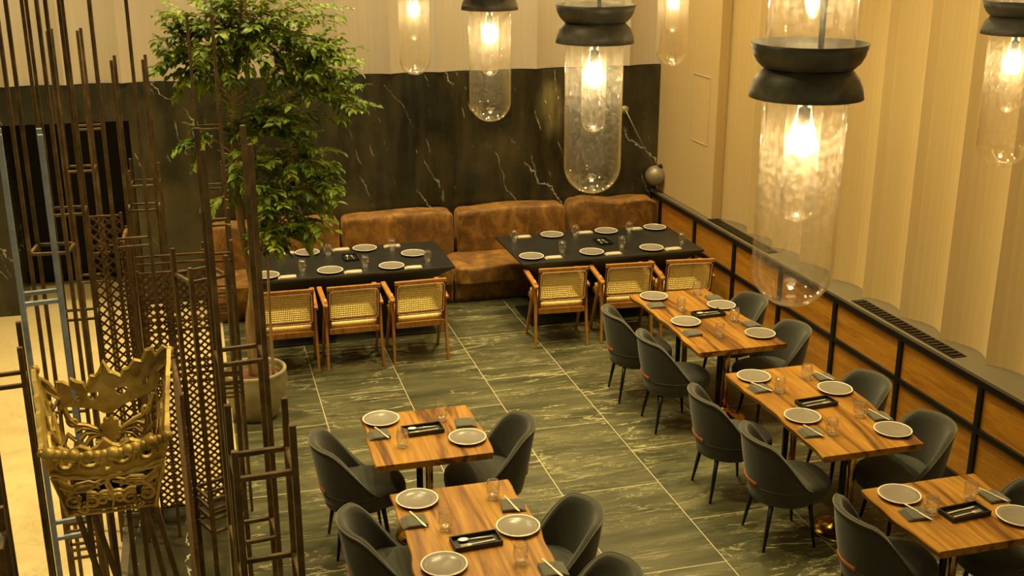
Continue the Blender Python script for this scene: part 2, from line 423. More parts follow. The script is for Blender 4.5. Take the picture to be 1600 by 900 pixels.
# panelled base with black frame and ledge
b = MB().box((5.31, 5.0, 0.46), (0.2, 14.84, 0.86)); struct(b.build('trim_1', 'panel'))
b = MB()
studs = [12.13 - 0.975 * k for k in range(0, 15)]
for y in studs: b.box((5.2, y, 0.46), (0.03, 0.045, 0.88))
for z, h in ((0.055, 0.11), (0.53, 0.042), (0.885, 0.05)): b.box((5.2, 5.0, z), (0.026, 14.84, h))
struct(b.build('trim_2', 'black_metal'))
b = MB().box((5.53, 5.0, 0.918), (0.68, 14.84, 0.022)); b.box((5.20, 5.0, 0.922), (0.03, 14.84, 0.03))
struct(b.build('trim_3', 'ledge', bevel=0.004))
b = MB().box((-0.8, 5.2, ZC + 0.05), (13.4, 16.8, 0.1)); struct(b.build('ceiling', 'ceiling'))

def make_grille():
    t = thing('vent_grille', '', 'vent')
    b = MB()
    for x in (-0.055, 0.055): b.box((x, 0, 0.003), (0.012, 1.36, 0.008))
    for y in (-0.68, 0.68): b.box((0, y, 0.003), (0.12, 0.012, 0.008))
    b.build('frame', 'grille', t)
    for k in range(23):
        y = -0.64 + 1.28 * k / 22
        MB().bar((-0.052, y, 0.006), (0.052, y, 0.006), 0.03, 0.012).build('slat', 'grille', t)
    return t
grille = Maker(make_grille)
grille('dark slatted vent grille set in the ledge, right of the largest pendant lamp', (5.285, 7.35, 0.929), 0, 'ledge vents')
grille('dark slatted vent grille set in the ledge near the corner pilaster', (5.285, 10.22, 0.929), 0, 'ledge vents')

# ------------------------------------------------------------------ banquette
def cushion(b, c, d, puff=0.05, nu=14, nv=10, seed=0, wr=0.012):
    """soft box: rounded, puffed, slightly wrinkled"""
    r = random.Random(seed); ph = [r.uniform(0, 6) for _ in range(6)]
    def sgn(x): return 1 if x >= 0 else -1
    def pt(u, v):
        th = 2 * PI * u; fi = -PI / 2 + PI * v
        e = 0.2
        cx = sgn(math.cos(th)) * abs(math.cos(th)) ** e; sy = sgn(math.sin(th)) * abs(math.sin(th)) ** e
        cz = sgn(math.sin(fi)) * abs(math.sin(fi)) ** e; rr = max(0.0, math.cos(fi)) ** e
        x, y, z = cx * rr, sy * rr, cz
        w = wr * (math.sin(5 * x + ph[0] + 3 * z) + math.sin(9 * z + ph[1] + 2 * x) + 0.6 * math.sin(13 * x + 6 * y + ph[2]))
        k = 1 + puff * (1 - max(abs(x), abs(y), abs(z)) * 0.2)
        return (c[0] + x * d[0] / 2 + w * 0.3, c[1] + y * d[1] / 2 + w * 0.5, c[2] + z * d[2] / 2 + w)
    b.grid(pt, 56, 28, True)
    return b
bq = thing('banquette', 'long brown velvet banquette bench running along the black marble wall', 'bench', (2.6, 12.0, 0))
def bqp(name, c, d, seed, puff=0.02, wr=0.008, mat='velvet'):
    b = MB(); cushion(b, (c[0] - 2.6, c[1] - 12.0, c[2]), d, puff, seed=seed, wr=wr)
    return b.build(name, mat, bq, smooth=True, weld=True)
for i, (x0, x1) in enumerate([(0.05, 0.74), (0.74, 1.42), (1.45, 2.70), (2.74, 4.02), (4.06, 5.14)]):
    o = bqp('back_cushion', ((x0 + x1) / 2, 12.22, 0.62), (x1 - x0 - 0.01, 0.3, 0.58), 3 + i, wr=0.006 if i < 4 else 0.012)
for i, (x0, x1) in enumerate([(0.05, 1.3), (1.3, 2.56), (2.58, 3.84), (3.86, 5.12)]):
    bqp('seat_cushion', ((x0 + x1) / 2, 11.80, 0.33), (x1 - x0 - 0.006, 0.66, 0.2), 20 + i, wr=0.006)
for i, (x0, x1) in enumerate([(0.05, 1.3), (1.3, 2.56), (2.58, 3.84), (3.86, 5.12)]):
    b = MB()
    def sk(u, v, x0=x0, x1=x1, i=i):
        x = x0 + (x1 - x0) * u
        y = 11.60 + 0.012 * math.sin(31 * u + i) * (1 - v) + 0.008 * math.sin(67 * u + 2 * i) * (1 - v) - 0.03 * v
        return (x - 2.6, y - 12.0, 0.012 + 0.27 * v)
    b.grid(sk, 60, 6); b.build('skirt', 'velvet', bq, smooth=True, solid=0.02)
MB().box((0, 0, 0.14), (5.05, 0.6, 0.26)).build('plinth', 'black_base', bq)

# ------------------------------------------------------------------ tables
def black_table(label, x0, x1, y0, y1):
    cx, cy = (x0 + x1) / 2, (y0 + y1) / 2; lx, ly = x1 - x0, y1 - y0
    t = thing('dining_table', label, 'table', (cx, cy, 0), 0, 'black tables by the banquette')
    MB().box((0, 0, 0.74), (lx, ly, 0.022)).build('tabletop', 'black_table', t, bevel=0.003)
    b = MB(); i = 0.34
    vs = [(-lx / 2 + 0.01, -ly / 2 + 0.01, 0.729), (lx / 2 - 0.01, -ly / 2 + 0.01, 0.729), (lx / 2 - 0.01, ly / 2 - 0.01, 0.729), (-lx / 2 + 0.01, ly / 2 - 0.01, 0.729),
          (-lx / 2 + 0.5, -ly / 2 + i, 0.40), (lx / 2 - 0.5, -ly / 2 + i, 0.40), (lx / 2 - 0.5, ly / 2 - i, 0.40), (-lx / 2 + 0.5, ly / 2 - i, 0.40)]
    b.add(vs, [(0, 1, 2, 3), (7, 6, 5, 4), (0, 4, 5, 1), (1, 5, 6, 2), (2, 6, 7, 3), (3, 7, 4, 0)])
    b.build('apron', 'black_base', t)
    for s in (-1, 1):
        MB().box((s * lx * 0.16, 0, 0.215), (0.34, 0.30, 0.385)).build('pedestal', 'black_base', t, bevel=0.006)
        MB().box((s * lx * 0.26, 0, 0.011), (0.62, 0.62, 0.022)).build('foot_plate', 'black_base', t, bevel=0.004)
    return t
black_table('left black dining table in front of the brown velvet banquette', 0.38, 2.35, 10.51, 11.5)
black_table('right black dining table in front of the brown velvet banquette, touching the panelled wall', 3.01, 4.97, 10.4, 11.48)

def wood_table(label, x0, x1, y0, y1, seed, poles):
    cx, cy = (x0 + x1) / 2, (y0 + y1) / 2; lx, ly = x1 - x0, y1 - y0
    t = thing('dining_table', label, 'table', (cx, cy, 0), 0, 'wooden live edge tables')
    r = random.Random(seed); ph = [r.uniform(0, 6.28) for _ in range(6)]
    def wob(y, q): return 0.013 * math.sin(4.1 * y + ph[q]) + 0.007 * math.sin(10.3 * y + ph[q + 1]) + 0.004 * math.sin(23 * y + ph[q + 2])
    N = 36; b = MB(); vs = []
    for i in range(N + 1):
        y = -ly / 2 + ly * i / N
        a, c = -lx / 2 + wob(y, 0), lx / 2 + wob(y, 3)
        vs += [(a + 0.006, y, 0.75), (c - 0.006, y, 0.75), (c, y, 0.742), (c - 0.012, y, 0.706), (a + 0.012, y, 0.706), (a, y, 0.742)]
    fs = [(i * 6 + k, i * 6 + (k + 1) % 6, i * 6 + 6 + (k + 1) % 6, i * 6 + 6 + k) for i in range(N) for k in range(6)]
    fs += [(5, 4, 3, 2, 1, 0), tuple(N * 6 + k for k in range(6))]
    b.add(vs, fs); b.build('tabletop', 'table_wood', t)
    for py in poles:
        for dx, mt, rr in ((-0.035, 'black_metal', 0.022), (0.03, 'brass', 0.026)):
            MB().tube([(dx, py, 0.03), (dx, py, 0.70)], rr, 16).build('pole', mt, t, smooth=True)
        b = MB().lathe([(0.0, 0.001), (0.20, 0.001), (0.21, 0.010), (0.205, 0.02), (0.15, 0.032), (0.09, 0.055), (0.062, 0.10), (0.058, 0.12), (0.0, 0.12)], 40)
        b.build('base', 'brass', t, smooth=True, loc=(0, py, 0))
        MB().box((0, py, 0.699), (0.3, 0.2, 0.012)).build('mounting_plate', 'black_metal', t)
    return t
WT = {
 'T1': ('small square wooden table with two place settings, in the middle of the tiled floor', 0.905, 1.675, 6.42, 7.2, 1, [0]),
 'T2': ('long wooden table at the bottom edge of the photo, left of centre', 0.92, 1.665, 4.53, 6.04, 2, [-0.4, 0.4]),
 'T3': ('wooden table for four directly in front of the cane armchairs', 3.69, 4.435, 7.69, 9.2, 3, [-0.42, 0.42]),
 'T4': ('middle one of three wooden tables along the panelled wall, set for four', 3.69, 4.43, 5.79, 7.24, 4, [-0.42, 0.36]),
 'T5': ('square wooden table at the bottom right corner of the photo', 3.665, 4.43, 4.6, 5.34, 5, [0]),
}
for k, a in WT.items(): wood_table(*a)

# ------------------------------------------------------------------ cane armchairs
def make_cane():
    t = thing('cane_armchair', '', 'chair')
    W = 0.235
    def L(a, c, w, h=None, w2=None): return MB().bar(a, c, w, h, w2, up=(1, 0, 0))
    for s in (-1, 1):
        x = s * (W + 0.012)
        L((x, 0.06, 0.655), (x + s * 0.012, -0.02, 0.0), 0.05, 0.03, 0.036).build('leg', 'chair_wood', t, bevel=0.004)
        L((x, 0.10, 0.655), (x + s * 0.012, 0.42, 0.0), 0.05, 0.03, 0.036).build('leg', 'chair_wood', t, bevel=0.004)
        # arm: from behind the back, rising a little to the front
        MB().bar((x + s * 0.006, -0.03, 0.625), (x + s * 0.016, 0.46, 0.668), 0.048, 0.032).build('arm', 'chair_wood', t, bevel=0.008)
        MB().bar((x - s * 0.03, -0.015, 0.38), (x - s * 0.03, 0.46, 0.42), 0.028, 0.05).build('side_rail', 'chair_wood', t, bevel=0.003)
    # seat frame and woven seat
    b = MB().box((0, 0.015, 0.375), (0.43, 0.03, 0.055)); b.build('rear_rail', 'chair_wood', t, bevel=0.003)
    MB().box((0, 0.455, 0.41), (0.43, 0.03, 0.05)).build('front_rail', 'chair_wood', t, bevel=0.003)
    b = MB()
    def st(u, v):
        x = -0.215 + 0.43 * u; y = 0.03 + 0.43 * v
        return (x, y, 0.425 + 0.035 * v - 0.012 * math.sin(PI * u) * math.sin(PI * v))
    b.grid(st, 12, 12); b.build('seat', 'cane', t, smooth=True, solid=0.045)
    # back: frame of four rails, cane between
    bk = Matrix.Translation((0, 0.0, 0.47)) @ Matrix.Rotation(R(11), 4, 'X')
    def P(x, y, z): return bk @ Vector((x, y, z))
    w, h0, h1 = 0.225, 0.02, 0.345
    fr = MB().bar(P(-w - 0.02, 0, h1 + 0.005), P(w + 0.02, 0, h1 + 0.005), 0.034, 0.036)
    tp = fr.build('top_rail', 'chair_wood', t, bevel=0.004)
    fr = MB().bar(P(-w, 0, h0), P(w, 0, h0), 0.028, 0.026); fr.build('bottom_rail', 'cane_frame', t, bevel=0.004)
    for s in (-1, 1):
        MB().bar(P(s * w, 0, -0.09), P(s * w, 0, h1), 0.028, 0.03, up=(1, 0, 0)).build('stile', 'cane_frame', t, bevel=0.004)
    cb = MB()
    nx, nz = 26, 15
    for i in range(1, nx):
        x = -w + 0.012 + (2 * w - 0.024) * i / nx
        cb.bar(P(x, -0.002, h0), P(x, -0.002, h1), 0.0085, 0.002)
    for j in range(1, nz):
        z = h0 + (h1 - h0) * j / nz
        cb.bar(P(-w, 0.001, z), P(w, 0.001, z), 0.003, 0.0095)
    cb.build('cane_panel', 'cane', t)
    # pale binding line running round the cane on the rear face
    rr = []; ww, a0, a1, rad = w - 0.004, h0 + 0.004, h1 - 0.014, 0.03
    for cx_, cz_, s0 in ((ww - rad, a1 - rad, 0), (-ww + rad, a1 - rad, 90), (-ww + rad, a0 + rad, 180), (ww - rad, a0 + rad, 270)):
        for q in range(5):
            an = R(s0 + q * 22.5); rr.append(P(cx_ + rad * math.cos(an), -0.0175, cz_ + rad * math.sin(an)))
    rr.append(rr[0])
    MB().tube(rr, 0.0055, 6, False).build('cane_binding', 'cane_trim', t, smooth=True)
    return t
cane = Maker(make_cane)
G = 'cane back armchairs at the black tables'
cane('cane back armchair at the left black table, beside the tree pot', (0.66, 9.98, 0), R(-1), G)
cane('middle of three cane back armchairs at the left black table', (1.264, 9.98, 0), 0, G)
cane('cane back armchair at the right end of the left black table', (1.885, 9.98, 0), R(1), G)
cane('cane back armchair at the left end of the right black table', (3.29, 10.0, 0), R(-4), G)
cane('middle of three cane back armchairs at the right black table', (3.96, 9.97, 0), R(-5), G)
cane('cane back armchair beside the panelled wall, partly behind a wooden table', (4.58, 9.93, 0), R(-7), G)

# ------------------------------------------------------------------ tub chairs (face +X)
def make_tub():
    t = thing('tub_chair', '', 'chair')
    A = R(128)
    def top(f):
        a = abs(f) / A
        if a < 0.34: return 0.80 - 0.012 * (a / 0.34) ** 2
        q = min(1, (a - 0.34) / 0.60); q = q * q * (3 - 2 * q)
        return 0.788 - q * 0.345
    def rad(z): # shell leans out towards the top
        k = (z - 0.32) / 0.48
        return 0.215 + 0.06 * min(1, max(0, k)) ** 0.7
    def pos(f, z, off=0.0):
        r = rad(z) + off
        lean = -0.03 * max(0.0, (z - 0.42) / 0.38)
        return Vector((-math.cos(f) * r * 1.0 + lean + (0.0), math.sin(f) * r * 1.04, z))
    b = MB(); nf, nz = 48, 14; th = 0.042
    def outer(u, v):
        f = -A + 2 * A * u; zt = top(f) ; z = 0.33 + (zt - 0.33) * v
        return pos(f, z, 0.0)
    def inner(u, v):
        f = -A + 2 * A * u; zt = top(f); z = 0.40 + (zt - 0.40) * v if zt > 0.42 else 0.33 + (zt - 0.33) * v
        return pos(f, z, -th)
    prof = []
    def loop(u):
        """closed cross section at angle u"""
        f = -A + 2 * A * u; zt = top(f); o = []
        for i in range(11): o.append(pos(f, 0.33 + (zt - 0.012 - 0.33) * i / 10, 0.0 + 0.006 * math.sin(PI * i / 10)))
        o.append(pos(f, zt - 0.003, -0.008)); o.append(pos(f, zt, -th / 2)); o.append(pos(f, zt - 0.003, -th + 0.008))
        for i in range(11): o.append(pos(f, zt - 0.012 - (zt - 0.012 - 0.33) * i / 10, -th))
        return o
    loops = [loop(i / nf) for i in range(nf + 1)]; K = len(loops[0])
    vs = [p for lp in loops for p in lp]
    fs = [(i * K + k, i * K + (k + 1) % K, (i + 1) * K + (k + 1) % K, (i + 1) * K + k) for i in range(nf) for k in range(K)]
    fs += [tuple(range(K)), tuple(nf * K + k for k in range(K - 1, -1, -1))]
    b.add(vs, fs); sh = b.build('shell', 'felt', t, smooth=True)
    # rim welt in the paler, lit felt colour, and a seam low on the back
    pts = [pos(-A + 2 * A * i / 60, top(-A + 2 * A * i / 60) - 0.006, 0.002) for i in range(61)]
    MB().tube(pts, 0.006, 6).build('rim_welt', 'felt_lit', sh, smooth=True)
    pts = [pos(-A * 0.85 + 2 * A * 0.85 * i / 50, 0.445, 0.006) for i in range(51)]
    MB().tube(pts, 0.0025, 5).build('seam', 'felt_lit', sh, smooth=True)
    # seat: D shape cushion
    def seat(u, v):
        an = 2 * PI * u; fi = -PI / 2 + PI * v
        e = 0.5; c, s_ = math.cos(an), math.sin(an)
        rx = 0.30 if c > 0 else 0.2
        k = max(0.0, math.cos(fi)) ** 0.32
        sx = (1 if c >= 0 else -1) * abs(c) ** 0.8; sy = (1 if s_ >= 0 else -1) * abs(s_) ** 0.75
        z = 0.40 + 0.075 * (1 if math.sin(fi) >= 0 else -1) * abs(math.sin(fi)) ** 0.55
        return (0.015 + sx * rx * k, sy * 0.235 * k, z + (0.008 * (1 - min(1, (sx * k) ** 2 + (sy * k) ** 2)) if fi > 0 else 0))
    MB().grid(seat, 44, 18, True).build('seat', 'felt', t, smooth=True, weld=True)
    MB().lathe([(0.0, 0.0), (0.17, 0.0), (0.2, 0.02), (0.2, 0.04), (0.0, 0.04)], 28).build('underframe', 'black_metal', t, loc=(0.0, 0, 0.30))
    for sx, sy in ((-1, -1), (-1, 1), (1, -1), (1, 1)):
        a = Vector((sx * 0.135, sy * 0.145, 0.33)); c = Vector((sx * 0.185 - (0.01 if sx > 0 else 0), sy * 0.185, 0.0))
        MB().tube([a, a.lerp(c, 0.5), c], [0.017, 0.014, 0.009], 10).build('leg', 'chair_leg', t, smooth=True)
    # leather tab around the lower back
    b = MB(); w = R(24)
    def tab(u, v): return pos(-w + 2 * w * u, 0.452 + 0.026 * v, 0.0095)
    b.grid(tab, 16, 3); b.build('leather_tab', 'leather', t, smooth=True, solid=0.006)
    return t
tub = Maker(make_tub); G = 'charcoal tub chairs at the wooden tables'
tubs = [
 ('charcoal tub chair left of the small square wooden table', 0.84, 6.82, 2),
 ('charcoal tub chair right of the small square wooden table', 1.73, 6.75, 176),
 ('charcoal tub chair at the far left seat of the bottom edge table', 0.88, 5.72, -2),
 ('charcoal tub chair at the near left seat, only its rim above the bottom edge', 0.88, 4.93, 2),
 ('charcoal tub chair at the far right seat of the bottom edge table', 1.76, 5.5, 180),
 ('charcoal tub chair at the near right seat, cut by the bottom edge of the photo', 1.73, 4.83, 178),
 ('charcoal tub chair at the far left seat of the table by the cane armchairs', 3.55, 8.70, -6),
 ('charcoal tub chair at the near left seat of the table by the cane armchairs', 3.61, 8.04, -4),
 ('charcoal tub chair between the table by the cane armchairs and the panelled wall, far seat', 4.47, 8.72, 180),
 ('charcoal tub chair behind the largest pendant, near right seat of the far wooden table', 4.46, 7.95, 176),
 ('charcoal tub chair at the far left seat of the middle table by the wall', 3.54, 6.85, -4),
 ('charcoal tub chair at the near left seat of the middle table by the wall', 3.60, 6.14, -5),
 ('charcoal tub chair at the far wall side seat of the middle table', 4.44, 6.78, 178),
 ('charcoal tub chair at the near wall side seat of the middle table', 4.44, 6.02, 176),
 ('charcoal tub chair left of the bottom right corner table', 3.66, 5.06, -3),
 ('charcoal tub chair at the right edge of the photo, bottom right corner table', 4.46, 4.96, 178),
]
for lb, x, y, a in tubs: tub(lb, (x, y, 0), R(a), G)

# ------------------------------------------------------------------ table ware
def make_plate():
    t = thing('plate', '', 'plate')
    MB().lathe([(0.0, 0.0), (0.07, 0.0), (0.075, 0.003), (0.118, 0.018), (0.117, 0.021), (0.088, 0.0125), (0.08, 0.009), (0.0, 0.008)], 44).build('dish', 'plate', t, smooth=True)
    MB().lathe([(0.1165, 0.0165), (0.123, 0.018), (0.1255, 0.0215), (0.122, 0.0235), (0.1165, 0.0215)], 44, closed=True).build('rim', 'plate_rim', t, smooth=True)
    return t
plate = Maker(make_plate)
def make_glass():
    t = thing('drinking_glass', '', 'glass')
    MB().lathe([(0.0335, 0.018), (0.0405, 0.042), (0.042, 0.06), (0.039, 0.09), (0.0345, 0.115), (0.033, 0.115), (0.0375, 0.09), (0.0402, 0.06), (0.0385, 0.042), (0.0315, 0.018)], 32, closed=True).build('bowl', 'drink_glass', t, smooth=True)
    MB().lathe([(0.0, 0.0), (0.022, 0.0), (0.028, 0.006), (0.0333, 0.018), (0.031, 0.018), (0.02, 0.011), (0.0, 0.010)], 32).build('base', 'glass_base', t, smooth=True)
    return t
glass = Maker(make_glass)
def make_napkin(mat, w, d, layers):
    def fn():
        t = thing('napkin', '', 'napkin')
        for k in range(layers):
            off = 0.010 * (layers - 1 - k)
            b = MB(); z = 0.0018 + 0.0046 * k
            def tp(u, v, k=k, z=z, off=off):
                return (-w / 2 - off + (w + off) * u, -d / 2 + d * v, z + 0.0012 * math.sin(5 * u + 3 * v + k))
            b.grid(tp, 8, 8); b.build('fold', mat, t, smooth=True, solid=0.0036)
        return t
    return fn
napkin = Maker(make_napkin('napkin', 0.11, 0.13, 4))
napkin_pale = Maker(make_napkin('napkin_pale', 0.15, 0.085, 3))
def make_knife():
    b = MB(); b.prism([(-0.10, -0.006), (-0.01, -0.005), (0.0, -0.004), (0.0, 0.004), (-0.01, 0.005), (-0.10, 0.006)], 0.0, 0.005)
    b.prism([(0.0, -0.005), (0.07, -0.009), (0.095, -0.006), (0.105, 0.003), (0.08, 0.006), (0.0, 0.005)], 0.001, 0.003)
    return tag(b.build('table_knife', 'steel', bevel=0.001), None, 'knife')
knife = Maker(make_knife)
def make_spoon():
    b = MB(); b.tube([(-0.10, 0, 0.004), (-0.03, 0, 0.006), (0.04, 0, 0.006)], [0.0055, 0.004, 0.0028], 8)
    def bowl(u, v):
        an = 2 * PI * u; r = v
        return (0.066 + 0.03 * r * math.cos(an), 0.019 * r * math.sin(an), 0.0035 + 0.007 * r * r)
    b.grid(bowl, 20, 6, True)
    return tag(b.build('table_spoon', 'steel', smooth=True, solid=0.0015), None, 'spoon')
spoon = Maker(make_spoon)
def make_fork():
    b = MB(); b.bar((-0.10, 0, 0.004), (0.03, 0, 0.005), 0.01, 0.003, 0.006)
    b.prism([(0.03, -0.003), (0.045, -0.011), (0.058, -0.012), (0.058, 0.012), (0.045, 0.011), (0.03, 0.003)], 0.004, 0.006)
    for k in range(4): b.bar((0.056, -0.0105 + 0.007 * k, 0.005), (0.10, -0.0105 + 0.007 * k, 0.007), 0.0036, 0.002, 0.002)
    return tag(b.build('table_fork', 'steel'), None, 'fork')
fork = Maker(make_fork)
def make_tray():
    t = thing('cutlery_tray', '', 'tray')
    MB().box((0, 0, 0.005), (0.262, 0.128, 0.006)).build('bottom', 'tray', t)
    b = MB()
    for s in (-1, 1):
        b.box((0, s * 0.063, 0.016), (0.27, 0.008, 0.028)); b.box((s * 0.131, 0, 0.016), (0.008, 0.126, 0.028))
    b.build('sides', 'tray', t, bevel=0.0015); return t
tray = Maker(make_tray)
def make_tray_small():
    t = thing('cutlery_tray', '', 'tray')
    MB().box((0, 0, 0.004), (0.14, 0.21, 0.005)).build('bottom', 'tray', t)
    b = MB()
    for s in (-1, 1):
        b.box((0, s * 0.104, 0.014), (0.146, 0.006, 0.024)); b.box((s * 0.07, 0, 0.014), (0.006, 0.21, 0.024))
    b.build('sides', 'tray', t, bevel=0.001); return t
tray_s = Maker(make_tray_small)

NM = {'T1': 'the small square wooden table', 'T2': 'the bottom edge wooden table', 'T3': 'the wooden table by the cane chairs',
      'T4': 'the middle table along the panelled wall', 'T5': 'the bottom right corner table', 'L': 'the left black table', 'R': 'the right black table'}
C4 = ['far left', 'far right', 'near left', 'near right']
C6 = ['far side left', 'far side middle', 'far side right', 'near side left', 'near side middle', 'near side right']
SEAT = {'T1': ['left', 'right'], 'T2': C4[:3], 'T3': C4, 'T4': C4, 'T5': ['left', 'right'], 'L': C6, 'R': C6}
PL = {'T1': [(1.05, 7.09), (1.55, 6.65)], 'T2': [(1.07, 5.91), (1.555, 5.45), (1.07, 5.17)],
      'T3': [(3.86, 9.07), (4.34, 8.68), (3.86, 8.36), (4.33, 7.93)], 'T4': [(3.85, 7.1), (4.31, 6.73), (3.84, 6.36), (4.31, 6.0)],
      'T5': [(3.83, 5.2), (4.335, 4.79)], 'L': [(0.99, 11.35), (1.58, 11.35), (2.03, 11.03), (0.53, 10.66), (1.14, 10.66), (1.74, 10.65)],
      'R': [(3.61, 11.34), (4.23, 11.33), (4.80, 11.33), (3.16, 10.6), (3.80, 10.59), (4.45, 10.57)]}
GL = {'T1': [(1.12, 6.66), (1.45, 6.99)], 'T2': [(1.16, 5.55), (1.51, 5.83), (1.47, 5.1)],
      'T3': [(3.95, 8.67), (4.28, 9.06), (3.99, 7.98), (4.28, 8.3)], 'T4': [(3.91, 6.81), (4.22, 6.98), (3.9, 6.08), (4.23, 6.28)],
      'T5': [(3.885, 4.97), (4.21, 5.06)], 'L': [(0.70, 11.28), (1.19, 11.24), (1.85, 11.25), (0.88, 10.74), (1.49, 10.72), (2.12, 10.74)],
      'R': [(3.16, 11.24), (3.85, 11.26), (4.46, 11.24), (3.52, 10.71), (4.17, 10.7), (4.84, 10.68)]}
NP = {'T1': [(1.01, 6.86), (1.58, 6.89)], 'T2': [(1.02, 5.67), (1.58, 5.70), (1.60, 4.98)],
      'T3': [(3.80, 8.84), (4.36, 8.90), (3.81, 8.10), (4.36, 8.16)], 'T4': [(3.80, 6.89), (4.345, 6.96), (3.78, 6.12), (4.345, 6.23)],
      'T5': [(3.80, 4.98), (4.35, 5.04)], 'L': [(0.79, 11.41), (1.35, 11.40), (1.88, 11.39), (0.73, 10.58), (1.36, 10.58), (1.95, 10.57)],
      'R': [(3.30, 11.37), (4.00, 11.36), (4.58, 11.36), (3.38, 10.53), (4.01, 10.50), (4.67, 10.50)]}
TR = {'T1': (1.29, 6.85, 3), 'T2': (1.29, 5.36, 3), 'T3': (4.13, 8.5, 4), 'T4': (4.05, 6.54, 4), 'T5': (4.07, 4.92, 4), 'L': (1.39, 11.06, 2), 'R': (4.05, 10.94, 2)}
ZT = 0.7512
for k, seats in SEAT.items():
    pale = k in 'LR'
    for w, (x, y) in zip(seats, PL[k]):
        plate(f'grey plate at the {w} seat of {NM[k]}', (x, y, ZT), rnd.uniform(0, 6), 'grey dinner plates')
    for i, (w, (x, y)) in enumerate(zip(seats if k != 'T2' else ['far left', 'far right', 'near right'], GL[k])):
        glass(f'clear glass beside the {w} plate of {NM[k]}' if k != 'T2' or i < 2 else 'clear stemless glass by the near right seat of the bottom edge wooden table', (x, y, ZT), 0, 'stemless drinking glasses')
    for i, (w, (x, y)) in enumerate(zip(seats if k != 'T2' else ['far left', 'far right', 'near right'], NP[k])):
        right = ('right' in w) and not pale
        if pale:
            napkin_pale(f'pale folded napkin at the {w} seat of {NM[k]}', (x, y, ZT), R(rnd.uniform(-4, 4)), 'pale napkins on the black tables')
        else:
            a = R(rnd.uniform(-8, 6)) + (PI if right else 0)
            napkin(f'charcoal napkin at the {w} seat of {NM[k]}', (x, y, ZT), a, 'charcoal napkins on the wooden tables')
            if k in ('T2', 'T4', 'T5') or (k == 'T1' and i == 0):
                knife(f'knife on the {w} napkin of {NM[k]}', (x + 0.008, y, ZT + 0.0195), a + R(-72 if not right else 108), 'table knives on napkins')
    x, y, a = TR[k]; a = R(a)
    if pale:
        tray_s(f'small black tray with cutlery in the middle of {NM[k]}', (x, y, ZT), a, 'small black trays')
        spoon(f'steel spoon in the small tray on {NM[k]}', (x - 0.03, y, ZT + 0.008), a + R(84), 'spoons in the trays').scale = (0.85, 0.85, 0.85)
        fork(f'steel fork in the small tray on {NM[k]}', (x + 0.025, y, ZT + 0.008), a + R(94), 'forks in the trays').scale = (0.85, 0.85, 0.85)
    else:
        tray(f'long black cutlery tray in the middle of {NM[k]}', (x, y, ZT), a, 'black cutlery trays')
        if k in ('T1', 'T2', 'T3'):
            spoon(f'steel spoon in the long tray on {NM[k]}', (x, y + 0.025, ZT + 0.0095), a + PI - R(4), 'spoons in the trays')
        else:
            knife(f'table knife inside the long tray on {NM[k]}', (x, y + 0.028, ZT + 0.0095), a + R(5), 'knives in the trays')
        fork(f'steel fork in the long tray on {NM[k]}', (x + 0.005, y - 0.022, ZT + 0.0095), a + (0 if k in ('T4', 'T5') else PI) + R(3), 'forks in the trays')

